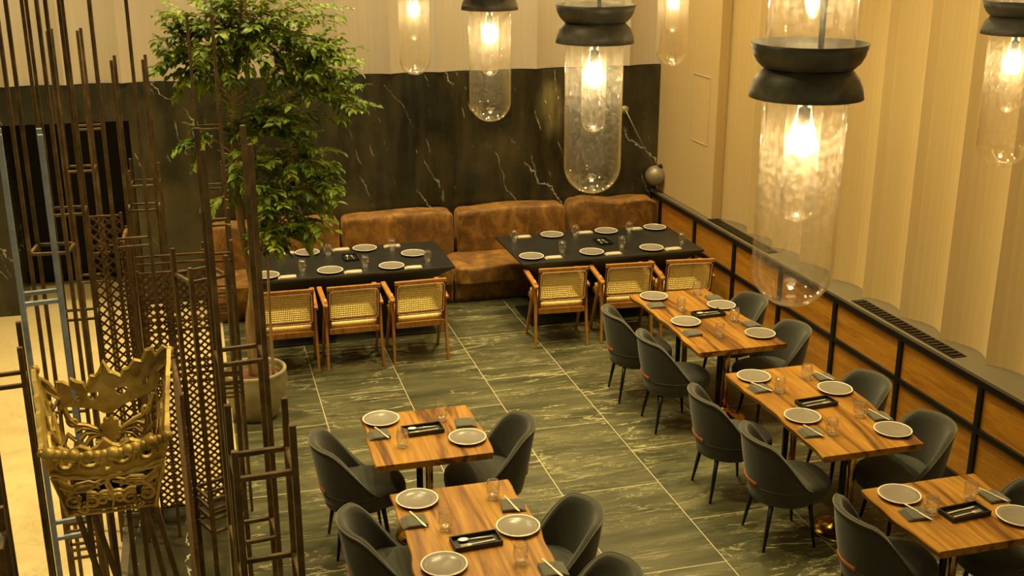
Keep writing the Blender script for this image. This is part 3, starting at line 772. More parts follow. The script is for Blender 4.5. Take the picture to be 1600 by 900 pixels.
# ------------------------------------------------------------------ pendant lamps (origin at the tip of the lower glass)
def tubeglass(r, z0, z1, th, flip=False, n=44):
    """test tube: rounded bottom at z0, open top at z1, wall th"""
    o = []; m = 12
    for i in range(m + 1):
        a = PI / 2 * i / m; o.append((r * math.sin(a), z0 + r - r * math.cos(a)))
    o.append((r, (z0 + z1) / 2)); o.append((r, z1))
    ri = r - th
    o += [(ri, z1), (ri, (z0 + z1) / 2)]
    for i in range(m, -1, -1):
        a = PI / 2 * i / m; o.append((ri * math.sin(a), z0 + r - ri * math.cos(a)))
    if flip: o = [(q, -z) for q, z in o]
    return MB().lathe(o, n)
def make_lamp():
    t = thing('pendant_lamp', '', 'lamp')
    tubeglass(0.125, 0.0, 0.72, 0.004).build('outer_glass', 'lamp_glass', t, smooth=True)
    tubeglass(0.053, 0.27, 0.72, 0.003).build('inner_glass', 'inner_lamp_glass', t, smooth=True)
    up = tubeglass(0.13, -1.36, -0.78, 0.004, True); up.build('upper_glass', 'lamp_glass', t, smooth=True)
    # two hammered bowls, mouth to base
    MB().lathe([(0.105, 0.7415), (0.128, 0.738), (0.150, 0.715), (0.163, 0.685), (0.168, 0.655), (0.164, 0.655), (0.158, 0.683), (0.145, 0.711), (0.125, 0.7335), (0.105, 0.7365)], 56, closed=True).build('lower_bowl', 'bowl_metal', t, smooth=True)
    MB().lathe([(0.0, 0.742), (0.133, 0.742), (0.150, 0.758), (0.163, 0.782), (0.171, 0.814), (0.167, 0.814), (0.159, 0.784), (0.146, 0.763), (0.13, 0.748), (0.0, 0.748)], 56).build('upper_bowl', 'bowl_metal', t, smooth=True)
    for z, s in ((0.52, 1), (0.99, 1)):
        bl = MB().lathe([(0.0, -0.044), (0.02, -0.039), (0.035, -0.025), (0.041, -0.004), (0.038, 0.016), (0.027, 0.034), (0.017, 0.045), (0.0155, 0.055), (0.0, 0.055)], 24)
        bo = bl.build('bulb', 'bulb', t, smooth=True, loc=(0, 0, z))
        MB().lathe([(0.0, 0.05), (0.017, 0.05), (0.0185, 0.055), (0.0185, 0.10), (0.008, 0.105), (0.005, 0.20 if z < 0.6 else 0.12), (0.0, 0.20 if z < 0.6 else 0.12)], 20).build('socket', 'bowl_metal', t, smooth=True, loc=(0, 0, z))
    MB().tube([(0.05, 0, 0.745), (0.05, 0, 1.25)], 0.009, 10).build('stem', 'cable', t, smooth=True)
    MB().tube([(0, 0, 1.09), (0, 0, 1.36)], 0.004, 8).build('bulb_cord', 'cable', t, smooth=True)
    MB().lathe([(0.0, 1.352), (0.045, 1.352), (0.05, 1.362), (0.03, 1.40), (0.0, 1.40)], 28).build('cap', 'bowl_metal', t, smooth=True)
    MB().tube([(0, 0, 1.39), (0, 0, 3.62)], 0.005, 8).build('cord', 'cable', t, smooth=True)
    MB().lathe([(0.0, 3.60), (0.06, 3.60), (0.06, 3.628), (0.0, 3.628)], 28).build('ceiling_rose', 'bowl_metal', t, smooth=True)
    return t
lamp = Maker(make_lamp); G = 'glass tube pendant lamps'
for lb, x, y, z in [
  ('largest and nearest glass tube pendant lamp, in front of the right wall', 1.755, 3.04, 2.845),
  ('glass tube pendant lamp with two dark bowls, in front of the black marble', 1.665, 4.66, 2.85),
  ('glass tube pendant lamp cut by the top edge, left of the two bowl one', 1.705, 6.6, 2.85),
  ('smallest glass tube pendant lamp, leftmost, in front of the upper pleats', 1.735, 9.12, 2.815),
  ('small glass tube pendant lamp near the corner pilaster', 3.795, 8.76, 2.86),
  ('glass tube pendant lamp at the right edge of the photo', 3.87, 4.77, 2.82)]:
    lamp(lb, (x, y, z), rnd.uniform(0, 6) if x != 1.755 else R(20), G)

# ------------------------------------------------------------------ wall sculpture: ball on a thin arm
t = thing('wall_sconce', 'bronze ball on a thin arm hanging on the marble, right of the pendant', 'sconce', (4.82, YB - 0.02, 1.9))
MB().lathe([(0.0, -0.02), (0.04, -0.02), (0.05, 0.0), (0.05, 0.015), (0.0, 0.015)], 24).build('mount', 'ball', t, smooth=True).rotation_euler = (R(-90), 0, 0)
MB().tube([(0, -0.03, 0), (0.12, -0.06, -0.24), (0.335, -0.12, -0.66)], 0.007, 8).build('arm', 'ball', t, smooth=True)
o = MB().lathe([(0.0, -0.12)] + [(0.12 * math.cos(R(a)), 0.12 * math.sin(R(a))) for a in range(-80, 90, 10)] + [(0.0, 0.12)], 32).build('ball', 'ball', t, smooth=True, loc=(0.36, -0.13, -0.77))
MB().lathe([(0.0, 0.0), (0.028, 0.0), (0.028, 0.03), (0.02, 0.045), (0.0, 0.045)], 16).build('knob', 'black_metal', t, smooth=True, loc=(0.40, -0.16, -0.675))

# ------------------------------------------------------------------ steel rod towers
def tower(label, cx, cy, side, rot, tops, rings, w=0.02, z0=0.0, bar=None, mat='rod'):
    """tops: heights of FL, FR, BR, BL rods; rings: heights of the square braces"""
    t = thing('rod_tower', label, 'sculpture', (cx, cy, z0), R(rot), 'square steel rod towers')
    h = side / 2; bar = bar or w * 0.8
    cs = [(-h, -h), (h, -h), (h, h), (-h, h)]
    for (x, y), zt in zip(cs, tops):
        MB().box((x, y, (zt - z0) / 2), (w, w, zt - z0)).build('rod', mat, t, bevel=w * 0.08, seg=1)
    for z in rings:
        b = MB()
        for (a, c) in ((0, 1), (1, 2), (2, 3), (3, 0)):
            b.bar((cs[a][0], cs[a][1], z - z0), (cs[c][0], cs[c][1], z - z0), bar, bar)
        b.build('square_brace', mat, t, bevel=bar * 0.08, seg=1)
    return t
tower('tall leftmost steel rod tower rising out of the top edge', -0.83, 6.6, 0.2, -6, (4.05,) * 4, (2.25, 1.3))
tower('tall steel rod tower with a brace by the crossed lattice panel', -0.81, 7.37, 0.2, 0, (4.1,) * 4, (2.28, 1.6))
tower('tall steel rod tower left of the tree, reaching the top edge', -0.43, 7.11, 0.2, 3, (4.0, 4.1, 3.6, 4.05), (2.12, 1.2), 0.02, 0.12)
tower('steel rod tower behind the crossed lattice panel, tops just below the cream pleats', -0.4, 8.16, 0.2, -3, (3.12, 3.12, 3.13, 3.13), (2.09, 1.0))
tower('slender far steel rod tower before the dark doorway, taller of two', -0.80, 9.3, 0.2, 4, (3.33, 3.33, 3.33, 3.33), (2.48, 1.5))
tower('slender far steel rod tower before the dark doorway, shorter of two', -0.85, 8.85, 0.2, -2, (3.26,) * 4, (2.25, 1.4))
tower('short steel rod tower whose tops end halfway up the black marble', -0.4, 8.78, 0.2, -2, (2.25, 2.25, 2.26, 2.3), (2.13, 1.1))
tower('thick steel rod tower in front of the tree trunk', 0.11, 5.09, 0.2, 5, (3.07, 3.08, 3.13, 3.13), (2.08, 1.16), 0.024, 0.12)
tower('nearest short steel rod tower beside the empty tub chair', 0.13, 3.77, 0.2, 3, (2.27, 2.34, 2.36, 2.36), (2.16, 1.72, 1.0), 0.024)
tower('tall thin steel rod tower standing in front of the tree foliage', 0.083, 8.3, 0.166, 1, (3.394,) * 4, (2.606, 1.4), 0.018)
tower('steel rod tower behind the thick one, second shortest of the row to the pot', 0.091, 9.75, 0.182, 0, (2.04, 2.06, 2.06, 2.04), (1.86, 0.85, 0.75))
tower('steel rod tower behind the thick one, shorter with a brace near its top', 0.08, 7.95, 0.17, 0, (2.1, 2.12, 2.14, 2.1), (2.0, 0.9, 0.82, 0.72))
tower('lowest steel rod tower right behind the thick one', 0.07, 7.55, 0.18, 0, (1.95, 2.0, 2.06, 1.95), (1.86, 1.0, 0.92))
tower('turned steel rod tower with an open square top, left of the thick one', -0.04, 5.94, 0.2, 24, (2.31, 2.34, 2.36, 2.37), (2.23, 0.98, 0.92, 0.86, 0.78), 0.022, 0.12)
tower('steel rod tower at the left edge, bluish light put into its colour', -0.66, 4.72, 0.145, 8, (3.23, 3.22, 3.22, 3.23), (2.55, 1.5), 0.021, mat='blue_lit_rod')
tower('short steel rod tower cut by the left edge of the photo', -0.72, 4.05, 0.13, 6, (2.55, 2.6, 2.65, 2.6), (2.46,), 0.018)
tower('low steel rod tower in the bottom left corner', -0.80, 3.62, 0.15, 4, (2.1, 2.08, 2.15, 2.1), (2.06, 1.6), 0.022)
# ladder tower below the basket
tower('low steel rod tower with a stack of rungs under the gold basket', -0.80, 6.1, 0.16, 2, (1.05, 1.05, 1.05, 1.05), (0.62, 0.67, 0.75, 0.79, 0.84, 0.89), 0.018)

# lattice panels
def lattice(b, A, Bp, z0, z1, pitch, w=0.011, th=0.014):
    """diagonal lattice between the points A and B (xy), from z0 to z1"""
    A = Vector((A[0], A[1], 0)); Bp = Vector((Bp[0], Bp[1], 0)); L = (Bp - A).length; t = (Bp - A) / L; nrm = Vector((-t.y, t.x, 0)); H = z1 - z0
    k = -int(H / pitch) - 1
    while k * pitch < L + H:
        for sgn in (1, -1):
            # line u = c + sgn*v  clipped to [0,L]x[0,H]
            c = k * pitch
            if sgn == 1: v0, v1 = max(0, -c), min(H, L - c); 
            else: v0, v1 = max(0, c - L), min(H, c)
            if v1 - v0 > 0.004:
                u0, u1 = c + sgn * v0, c + sgn * v1
                off = nrm * (0.35 * th * sgn)
                b.bar(A + t * u0 + off + Vector((0, 0, z0 + v0)), A + t * u1 + off + Vector((0, 0, z0 + v1)), w, th, up=tuple(nrm))
        k += 1
    return b
def screen(label, A, Bp, z0, z1, pitch, zb=0.0, bars=()):
    A = Vector(A); Bp = Vector(Bp)
    t = thing('lattice_screen', label, 'screen', ((A.x + Bp.x) / 2, (A.y + Bp.y) / 2, zb), 0, 'bronze lattice screens')
    o = Vector((t.location.x, t.location.y)); a = A - o; c = Bp - o
    lattice(MB(), a, c, z0 - zb, z1 - zb, pitch).build('lattice', 'lattice', t)
    for p in (a, c):
        MB().box((p.x, p.y, (z1 - zb + 0.02) / 2), (0.016, 0.016, z1 - zb + 0.02)).build('post', 'lattice', t)
    for z in (z0, z1) + tuple(bars): MB().bar((a.x, a.y, z - zb), (c.x, c.y, z - zb), 0.014).build('crossbar', 'lattice', t)
    return t
screen('bronze lattice screen in front of the doorway, above the gold basket', (-0.73, 7.63), (-0.52, 7.63), 0.02, 2.17, 0.066)
screen('bronze lattice screen seen edge on, like a column of beads', (-0.505, 7.24), (-0.495, 7.62), 0.14, 2.08, 0.05, 0.12)
screen('wide bronze lattice screen on the dark plinth', (-0.44, 7.36), (0.0, 7.36), 0.16, 1.84, 0.0505, 0.12, (1.95, 1.9, 1.66, 1.60, 1.50, 1.44, 1.22, 1.17, 1.13, 1.07))
screen('narrow bronze lattice screen edge on, in front of the wide one', (-0.19, 5.75), (-0.235, 6.35), 0.14, 1.62, 0.045, 0.12)

# dark plinth
t = thing('sculpture_plinth', 'low dark marble plinth under the lattice screen and steel towers', 'plinth', (-0.33, 6.2, 0))
MB().box((0, 0, 0.0575), (0.70, 2.5, 0.115)).build('body', 'marble', t, bevel=0.004)
b = MB()
for y in (-1.235, 1.235): b.box((0, y, 0.112), (0.72, 0.05, 0.016))
for x in (-0.335, 0.335): b.box((x, 0, 0.112), (0.05, 2.42, 0.016))
b.build('rim', 'panel_dark', t, bevel=0.003)

# ------------------------------------------------------------------ gold basket on its splayed stand
def flat_mesh(outer, holes, th, res=6):
    cu = bpy.data.curves.new('tmp', 'CURVE'); cu.dimensions = '2D'; cu.fill_mode = 'BOTH'; cu.extrude = th / 2; cu.bevel_depth = 0.0
    for pts in [outer] + holes:
        sp = cu.splines.new('POLY'); sp.points.add(len(pts) - 1); sp.use_cyclic_u = True
        for p, q in zip(sp.points, pts): p.co = (q[0], q[1], 0, 1)
    ob = bpy.data.objects.new('tmp', cu); col.objects.link(ob)
    dg = bpy.context.evaluated_depsgraph_get(); ev = ob.evaluated_get(dg)
    me = bpy.data.meshes.new_from_object(ev)
    vs = [tuple(v.co) for v in me.vertices]; fs = [tuple(p.vertices) for p in me.polygons]
    bpy.data.objects.remove(ob); bpy.data.curves.remove(cu); bpy.data.meshes.remove(me)
    return vs, fs
def quadmap(c00, c10, c11, c01):
    c00, c10, c11, c01 = map(Vector, (c00, c10, c11, c01)); nrm = (c10 - c00).cross(c01 - c00).normalized()
    def f(u, v, w=0.0): return c00 * (1 - u) * (1 - v) + c10 * u * (1 - v) + c11 * u * v + c01 * (1 - u) * v + nrm * w
    return f
def hole(cx, cy, rx, ry, rot=0, n=14, bend=0.0):
    o = []
    for i in range(n):
        a = 2 * PI * i / n; x, y = rx * math.cos(a), ry * math.sin(a); y += bend * (x * x) / (rx * rx) * ry
        o.append((cx + x * math.cos(rot) - y * math.sin(rot), cy + x * math.sin(rot) + y * math.cos(rot)))
    return o
def scroll(cx, cy, r, turns, a0, sx=1, n=18):
    return [(cx + sx * r * (1 - 0.78 * i / (n - 1)) * math.cos(a0 + 2 * PI * turns * i / (n - 1)), cy + r * (1 - 0.78 * i / (n - 1)) * math.sin(a0 + 2 * PI * turns * i / (n - 1))) for i in range(n)]
BX, BY, BZ = -0.36, 3.6, 2.14
bk_ = thing('gold_basket', 'ornate pierced gold basket raised on splayed dark bars at the left', 'basket', (BX, BY, 0))
def loc(p): return Vector((p[0] - BX, p[1] - BY, p[2]))
B0 = [(-0.49, 3.48), (-0.225, 3.48), (-0.225, 3.72), (-0.49, 3.72)]                          # bottom corners FL FR BR BL at z 2.2
TF = (-0.535, 3.40, 2.475), (-0.165, 3.40, 2.49)                                             # front top corners
TB = (-0.585, 3.80, 2.60), (-0.150, 3.80, 2.625)                                             # back top corners
zb = 2.225
def panel(name, q, outer, holes, ribs, th=0.012, rr=0.006, parent=bk_):
    vs, fs = flat_mesh(outer, holes, th)
    f = quadmap(*[loc(p) for p in q])
    b = MB(); b.add([f(x, y, z) for x, y, z in vs], fs)
    for pts in ribs: b.tube([f(x, y, th / 2 + 0.002) for x, y in pts], [rr * (1.15 - 0.6 * i / (len(pts) - 1)) for i in range(len(pts))], 6)
    for pts in ribs: b.tube([f(x, y, -th / 2 - 0.002) for x, y in pts], [rr * (1.15 - 0.6 * i / (len(pts) - 1)) for i in range(len(pts))], 6)
    return b.build(name, 'gold', parent)
# back panel: solid pierced crest on top, open scroll work below
BQ = [(B0[3][0], B0[3][1], zb), (B0[2][0], B0[2][1], zb), TB[1], TB[0]]
crest = [(0.10, 0.60), (0.17, 0.60), (0.24, 0.585), (0.32, 0.57), (0.40, 0.545), (0.45, 0.51), (0.5, 0.50), (0.55, 0.51), (0.60, 0.545), (0.68, 0.57), (0.78, 0.60), (0.86, 0.63), (0.93, 0.66), (0.955, 0.74), (0.93, 0.80), (0.985, 0.85), (1.0, 0.97), (0.955, 1.0), (0.90, 0.93), (0.87, 1.0), (0.83, 0.99), (0.80, 0.90), (0.74, 0.92), (0.70, 0.86), (0.655, 0.85), (0.63, 0.80), (0.57, 0.84), (0.54, 0.85), (0.50, 0.95), (0.465, 0.86), (0.43, 0.83), (0.40, 0.84), (0.36, 0.76), (0.345, 0.72), (0.32, 0.79), (0.28, 0.80), (0.24, 0.84), (0.22, 0.78), (0.17, 0.82), (0.13, 0.83), (0.11, 0.74), (0.06, 0.83), (0.02, 0.88), (0.0, 0.84), (0.03, 0.76), (0.11, 0.68)]
hl = [hole(0.24, 0.70, 0.022, 0.06, 0.3), hole(0.385, 0.665, 0.05, 0.032, 0, bend=0.7), hole(0.625, 0.675, 0.05, 0.032, 0, bend=0.7), hole(0.83, 0.74, 0.022, 0.05, -0.4)]
cr_ = [(x, y) for x, y in crest[14:46]]
ribs = [[(0.015, 0.0), (0.0, 0.2), (0.03, 0.4), (0.10, 0.62)], [(0.985, 0.0), (1.0, 0.2), (0.97, 0.4), (0.93, 0.66)], [(0.0, 0.02), (0.5, 0.02), (1.0, 0.02)], cr_,
        [(0.12, 0.60), (0.13, 0.50), (0.19, 0.44), (0.28, 0.42), (0.36, 0.38), (0.41, 0.34)], [(0.90, 0.62), (0.88, 0.52), (0.81, 0.45), (0.72, 0.42), (0.64, 0.38), (0.59, 0.34)],
        [(0.17, 0.38), (0.24, 0.405), (0.32, 0.385), (0.40, 0.34)], [(0.83, 0.38), (0.76, 0.405), (0.68, 0.385), (0.60, 0.34)],
        [(0.19, 0.31), (0.26, 0.355), (0.33, 0.35), (0.40, 0.33)], [(0.81, 0.31), (0.74, 0.355), (0.67, 0.35), (0.60, 0.33)],
        [(0.23, 0.25), (0.29, 0.31), (0.35, 0.325), (0.41, 0.32)], [(0.77, 0.25), (0.71, 0.31), (0.65, 0.325), (0.59, 0.32)],
        scroll(0.17, 0.47, 0.05, 1.0, 2.2), scroll(0.84, 0.50, 0.05, -1.0, 0.8), [(0.02, 0.30), (0.08, 0.36), (0.14, 0.30), (0.10, 0.22), (0.02, 0.2)], [(0.98, 0.30), (0.92, 0.36), (0.86, 0.30), (0.90, 0.22), (0.98, 0.2)]]
for cx_, cy_, r_, t_, a_ in ((0.17, 0.17, 0.085, 1.4, 1.0), (0.36, 0.19, 0.075, -1.4, 2.0), (0.64, 0.19, 0.075, 1.4, 1.0), (0.83, 0.17, 0.085, -1.4, 2.0), (0.27, 0.08, 0.06, 1.2, 4.0), (0.73, 0.08, 0.06, -1.2, 5.0), (0.46, 0.10, 0.05, 1.2, 0.0), (0.54, 0.10, 0.05, -1.2, PI)):
    ribs.append(scroll(cx_, cy_, r_, t_, a_))
panel('back_panel', BQ, crest, hl, ribs, 0.012, 0.0085)
f = quadmap(*[loc(p) for p in [(B0[3][0], B0[3][1], zb), (B0[2][0], B0[2][1], zb), TB[1], TB[0]]])
b = MB()
rose = [(0.5 + (0.095 + 0.012 * math.cos(9 * a)) * math.cos(a), 0.36 + (0.11 + 0.014 * math.cos(9 * a)) * math.sin(a)) for a in [2 * PI * i / 72 for i in range(72)]]
n = len(rose)
b.add([f(x, y, 0.014) for x, y in rose] + [f(x, y, -0.014) for x, y in rose], [tuple(range(n)), tuple(range(2 * n - 1, n - 1, -1))] + [(i, n + i, n + (i + 1) % n, (i + 1) % n) for i in range(n)])
b.build('rosette', 'gold', bk_)
# side panels (seen nearly edge on)
side = [(0, 0), (1, 0), (1.0, 0.12), (0.97, 0.2), (1.0, 0.3), (0.96, 0.42), (1.0, 0.5), (0.97, 0.6), (1.0, 0.72), (0.96, 0.8), (1.0, 0.92), (0.97, 1.0), (0.8, 1.0), (0.7, 0.95), (0.6, 1.0), (0.5, 0.94), (0.4, 1.0), (0.3, 0.94), (0.2, 1.0), (0.1, 0.95), (0.0, 1.0)]
hs = [hole(0.25, 0.72, 0.09, 0.09, 0.4), hole(0.55, 0.72, 0.09, 0.09, -0.4), hole(0.8, 0.7, 0.06, 0.1), hole(0.3, 0.4, 0.1, 0.08, 0.5), hole(0.65, 0.42, 0.1, 0.08, -0.5), hole(0.25, 0.15, 0.08, 0.06), hole(0.55, 0.14, 0.08, 0.06), hole(0.82, 0.16, 0.07, 0.06)]
rs = [scroll(0.3, 0.6, 0.2, 1.2, 0), scroll(0.68, 0.6, 0.2, -1.2, 0), scroll(0.3, 0.25, 0.17, 1.2, 2), scroll(0.7, 0.25, 0.17, -1.2, 2)]
panel('side_panel', [(B0[0][0], B0[0][1], zb), (B0[3][0], B0[3][1], zb), TB[0], TF[0]], side, hs, rs, 0.014, 0.008)
panel('side_panel', [(B0[1][0], B0[1][1], zb), (B0[2][0], B0[2][1], zb), TB[1], TF[1]], side, hs, rs, 0.014, 0.008)
# rounded edge beads on the side panels' outer corners
for a_, c_ in ((TB[0], (B0[3][0], B0[3][1], zb)), (TB[1], (B0[2][0], B0[2][1], zb))):
    b = MB(); a3, c3 = loc(a_), loc(c_)
    for i in range(9):
        p = a3.lerp(c3, (i + 0.4) / 9.4); k = Matrix.Translation(p)
        b.lathe([(0.0, -0.018), (0.013, -0.013), (0.017, 0.0), (0.013, 0.013), (0.0, 0.018)], 10, tuple(p))
    b.build('corner_beads', 'gold', bk_, smooth=True)
# front panel: swagged upper band with two eyes, open scroll band below
front = [(-0.02, 0.62), (0.1, 0.585), (0.25, 0.56), (0.4, 0.53), (0.5, 0.50), (0.6, 0.53), (0.75, 0.56), (0.9, 0.585), (1.02, 0.62), (1.02, 0.8), (1.0, 1.0), (0.93, 0.93), (0.86, 1.0), (0.79, 0.92), (0.70, 0.97), (0.62, 0.90), (0.56, 0.94), (0.5, 1.03), (0.44, 0.94), (0.38, 0.90), (0.30, 0.97), (0.21, 0.92), (0.14, 1.0), (0.07, 0.93), (0.0, 1.0), (-0.02, 0.8)]
hf = [hole(0.36, 0.73, 0.075, 0.055, 0.1, bend=0.4), hole(0.64, 0.73, 0.075, 0.055, -0.1, bend=0.4), hole(0.15, 0.75, 0.055, 0.06), hole(0.85, 0.75, 0.055, 0.06), hole(0.5, 0.63, 0.03, 0.03)]
rf = [[(0.0, 0.60), (0.1, 0.565), (0.25, 0.54), (0.4, 0.51), (0.5, 0.48)], [(1.0, 0.60), (0.9, 0.565), (0.75, 0.54), (0.6, 0.51), (0.5, 0.48)],
      hole(0.36, 0.73, 0.10, 0.09, 0.1) + [(0.46, 0.74)], hole(0.64, 0.73, 0.10, 0.09, -0.1) + [(0.74, 0.72)], hole(0.15, 0.75, 0.08, 0.09), hole(0.85, 0.75, 0.08, 0.09),
      [(0.03, 0.46), (0.14, 0.36), (0.26, 0.35), (0.38, 0.40), (0.47, 0.44)], [(0.97, 0.46), (0.86, 0.36), (0.74, 0.35), (0.62, 0.40), (0.53, 0.44)],
      [(0.08, 0.30), (0.18, 0.40), (0.30, 0.42), (0.40, 0.36)], [(0.92, 0.30), (0.82, 0.40), (0.70, 0.42), (0.60, 0.36)],
      [(0.0, 0.02), (0.5, 0.0), (1.0, 0.02)], [(0.0, 0.0), (0.0, 0.3), (-0.01, 0.6)], [(1.0, 0.0), (1.0, 0.3), (1.01, 0.6)], [(0.5, 0.5), (0.47, 0.4), (0.5, 0.3), (0.53, 0.2), (0.5, 0.0)]]
for cx_, cy_, r_, t_, a_ in ((0.12, 0.20, 0.10, 1.3, 1.0), (0.29, 0.17, 0.09, -1.3, 2.0), (0.71, 0.17, 0.09, 1.3, 1.0), (0.88, 0.20, 0.10, -1.3, 2.0), (0.42, 0.18, 0.075, 1.3, 0.0), (0.58, 0.18, 0.075, -1.3, PI), (0.20, 0.09, 0.06, 1.1, 3.0), (0.80, 0.09, 0.06, -1.1, 0.0)):
    rf.append(scroll(cx_, cy_, r_, t_, a_))
panel('front_panel', [(B0[0][0], B0[0][1], zb - 0.02), (B0[1][0], B0[1][1], zb - 0.02), TF[1], TF[0]], front, hf, rf, 0.014, 0.0065)
b = MB(); f = quadmap(*[loc(p) for p in [(B0[0][0], B0[0][1], zb - 0.02), (B0[1][0], B0[1][1], zb - 0.02), TF[1], TF[0]]])
rim_r = random.Random(5)
for i in range(17):
    u = i / 16; p = f(u, 0.975 - 0.05 * math.sin(PI * u), 0.012 + 0.03 * math.sin(PI * u)); q = 0.007 + 0.010 * abs(math.sin(i * 1.9)) + rim_r.uniform(0, 0.004)
    b.lathe([(0.0, -q), (q * 1.0, -q * 0.7), (q * 1.25, 0.0), (q * 0.9, q * 0.8), (0.0, q * 1.1)], 10, tuple(p))
b.tube([f(u / 40, 0.93 - 0.06 * math.sin(PI * u / 40) + 0.018 * math.sin(u * 1.25), 0.012 + 0.03 * math.sin(PI * u / 40)) for u in range(41)], [0.010 + 0.003 * math.sin(u * 1.1) for u in range(41)], 8)
b.tube([f(u / 40, 0.66 - 0.06 * math.sin(PI * u / 40) + 0.012 * math.sin(u * 0.9), 0.012 + 0.022 * math.sin(PI * u / 40)) for u in range(41)], 0.007, 8)
b.build('front_rim', 'gold', bk_, smooth=True)
b = MB(); cs = [loc((x, y, zb + 0.015)) for x, y in B0]; b.add(cs + [c + Vector((0, 0, 0.03)) for c in cs], [(3, 2, 1, 0), (4, 5, 6, 7), (0, 1, 5, 4), (1, 2, 6, 5), (2, 3, 7, 6), (3, 0, 4, 7)])
b.build('floor_plate', 'black_metal', bk_)
for k in range(5):
    b = MB(); y = 3.515 + 0.0425 * k; r = random.Random(k)
    pts = [loc((-0.465 + 0.215 * i / 8, y + r.uniform(-0.006, 0.006), zb + 0.072 + r.uniform(-0.005, 0.005))) for i in range(9)]
    b.tube(pts, [0.0175 + r.uniform(-0.003, 0.002) for _ in pts], 8); tag(b.build('charred_log', 'char'), 'charred log in the gold basket, ' + ['nearest to the front rim', 'second from the front rim', 'middle one of five', 'second from the back panel', 'nearest to the back panel'][k], 'log', 'charred logs in the basket').location = (BX, BY, 0)
# splayed stand
legs = [((-0.470, 3.49), (-0.10, 3.62)), ((-0.425, 3.50), (-0.04, 3.66)), ((-0.375, 3.58), (-0.37, 3.60)), ((-0.262, 3.49), (0.02, 3.55)), ((-0.232, 3.50), (0.10, 3.58)), ((-0.33, 3.70), (-0.34, 3.78)), ((-0.46, 3.70), (-0.47, 3.74)), ((-0.285, 3.66), (-0.28, 3.70))]
for (x0, y0), (x1, y1) in legs:
    MB().bar(loc((x1, y1, 0.0)), loc((x0, y0, zb - 0.005)), 0.017, 0.017).build('leg', 'rod', bk_, bevel=0.002, seg=1)
b = MB()
for i in range(4): b.bar(cs[i] + Vector((0, 0, -0.012)), cs[(i + 1) % 4] + Vector((0, 0, -0.012)), 0.018)
b.build('support_frame', 'rod', bk_)

# ------------------------------------------------------------------ potted fig tree
PX, PY = 0.30, 9.12
pt = thing('potted_fig_tree', 'leafy fig tree in a round olive glazed pot beside the cane armchairs', 'tree', (PX, PY, 0))
MB().lathe([(0.0, 0.0), (0.15, 0.0), (0.165, 0.01), (0.22, 0.12), (0.262, 0.26), (0.272, 0.34), (0.262, 0.40), (0.268, 0.412), (0.268, 0.43), (0.255, 0.437), (0.238, 0.43), (0.238, 0.40), (0.24, 0.35), (0.0, 0.34)], 48).build('pot', 'pot', pt, smooth=True)
MB().lathe([(0.0, 0.365), (0.1, 0.368), (0.2, 0.362), (0.238, 0.355), (0.238, 0.34), (0.0, 0.34)], 32).build('soil', 'soil', pt, smooth=True)
tr = random.Random(11)
def rel(p): return Vector((p[0] - PX, p[1] - PY, p[2]))
def bez(pts, n):
    """smooth path through points (Catmull-Rom)"""
    P_ = [Vector(p) for p in pts]; P_ = [P_[0] * 2 - P_[1]] + P_ + [P_[-1] * 2 - P_[-2]]; o = []
    for i in range(1, len(P_) - 2):
        for k in range(n):
            t = k / n; a, b_, c, d = P_[i - 1], P_[i], P_[i + 1], P_[i + 2]
            o.append(0.5 * ((2 * b_) + (-a + c) * t + (2 * a - 5 * b_ + 4 * c - d) * t * t + (-a + 3 * b_ - 3 * c + d) * t ** 3))
    o.append(P_[-2]); return o
trunk = [(0.32, 9.15, 0.33), (0.30, 9.12, 0.8), (0.345, 9.1, 1.15), (0.30, 9.1, 1.5), (0.27, 9.1, 2.0), (0.285, 9.1, 2.5), (0.34, 9.1, 3.0), (0.42, 9.12, 3.45)]
pp = bez([rel(p) for p in trunk], 6); N = len(pp)
MB().tube(pp, [0.05 - 0.036 * (i / (N - 1)) + (0.012 if i < 3 else 0) for i in range(N)], 12).build('trunk', 'bark', pt, smooth=True)
sap = [(0.45, 9.0, 0.34), (0.455, 9.0, 0.9), (0.47, 9.0, 1.42), (0.52, 8.98, 1.75), (0.62, 8.97, 2.1)]
pp2 = bez([rel(p) for p in sap], 5); N2 = len(pp2)
MB().tube(pp2, [0.014 - 0.009 * (i / (N2 - 1)) for i in range(N2)], 8).build('stem', 'bark', pt, smooth=True)
br = MB(); leaves_v = []; leaves_f = []
def leaf(p, d, size):
    d = d.normalized(); side_ = d.cross(Vector((tr.uniform(-0.5, 0.5), tr.uniform(-0.5, 0.5), 1))).normalized(); nn = side_.cross(d)
    L_, w = size, size * 0.24; o = len(leaves_v); fold = nn * (w * 0.35)
    pts = [p, p + d * L_ * 0.35 + side_ * w + fold, p + d * L_ * 0.72 + side_ * w * 0.7 + fold * 0.7 - nn * 0.004, p + d * L_ - nn * L_ * 0.16,
           p + d * L_ * 0.72 - side_ * w * 0.7 + fold * 0.7 - nn * 0.004, p + d * L_ * 0.35 - side_ * w + fold, p + d * L_ * 0.36, p + d * L_ * 0.72 - nn * 0.005]
    leaves_v.extend([tuple(q) for q in pts])
    leaves_f.extend([(o, o + 1, o + 6), (o + 1, o + 2, o + 7, o + 6), (o + 2, o + 3, o + 7), (o, o + 6, o + 5), (o + 6, o + 7, o + 4, o + 5), (o + 7, o + 3, o + 4)])
def nearest(path, z):
    return min(path, key=lambda q: abs(q.z - z))
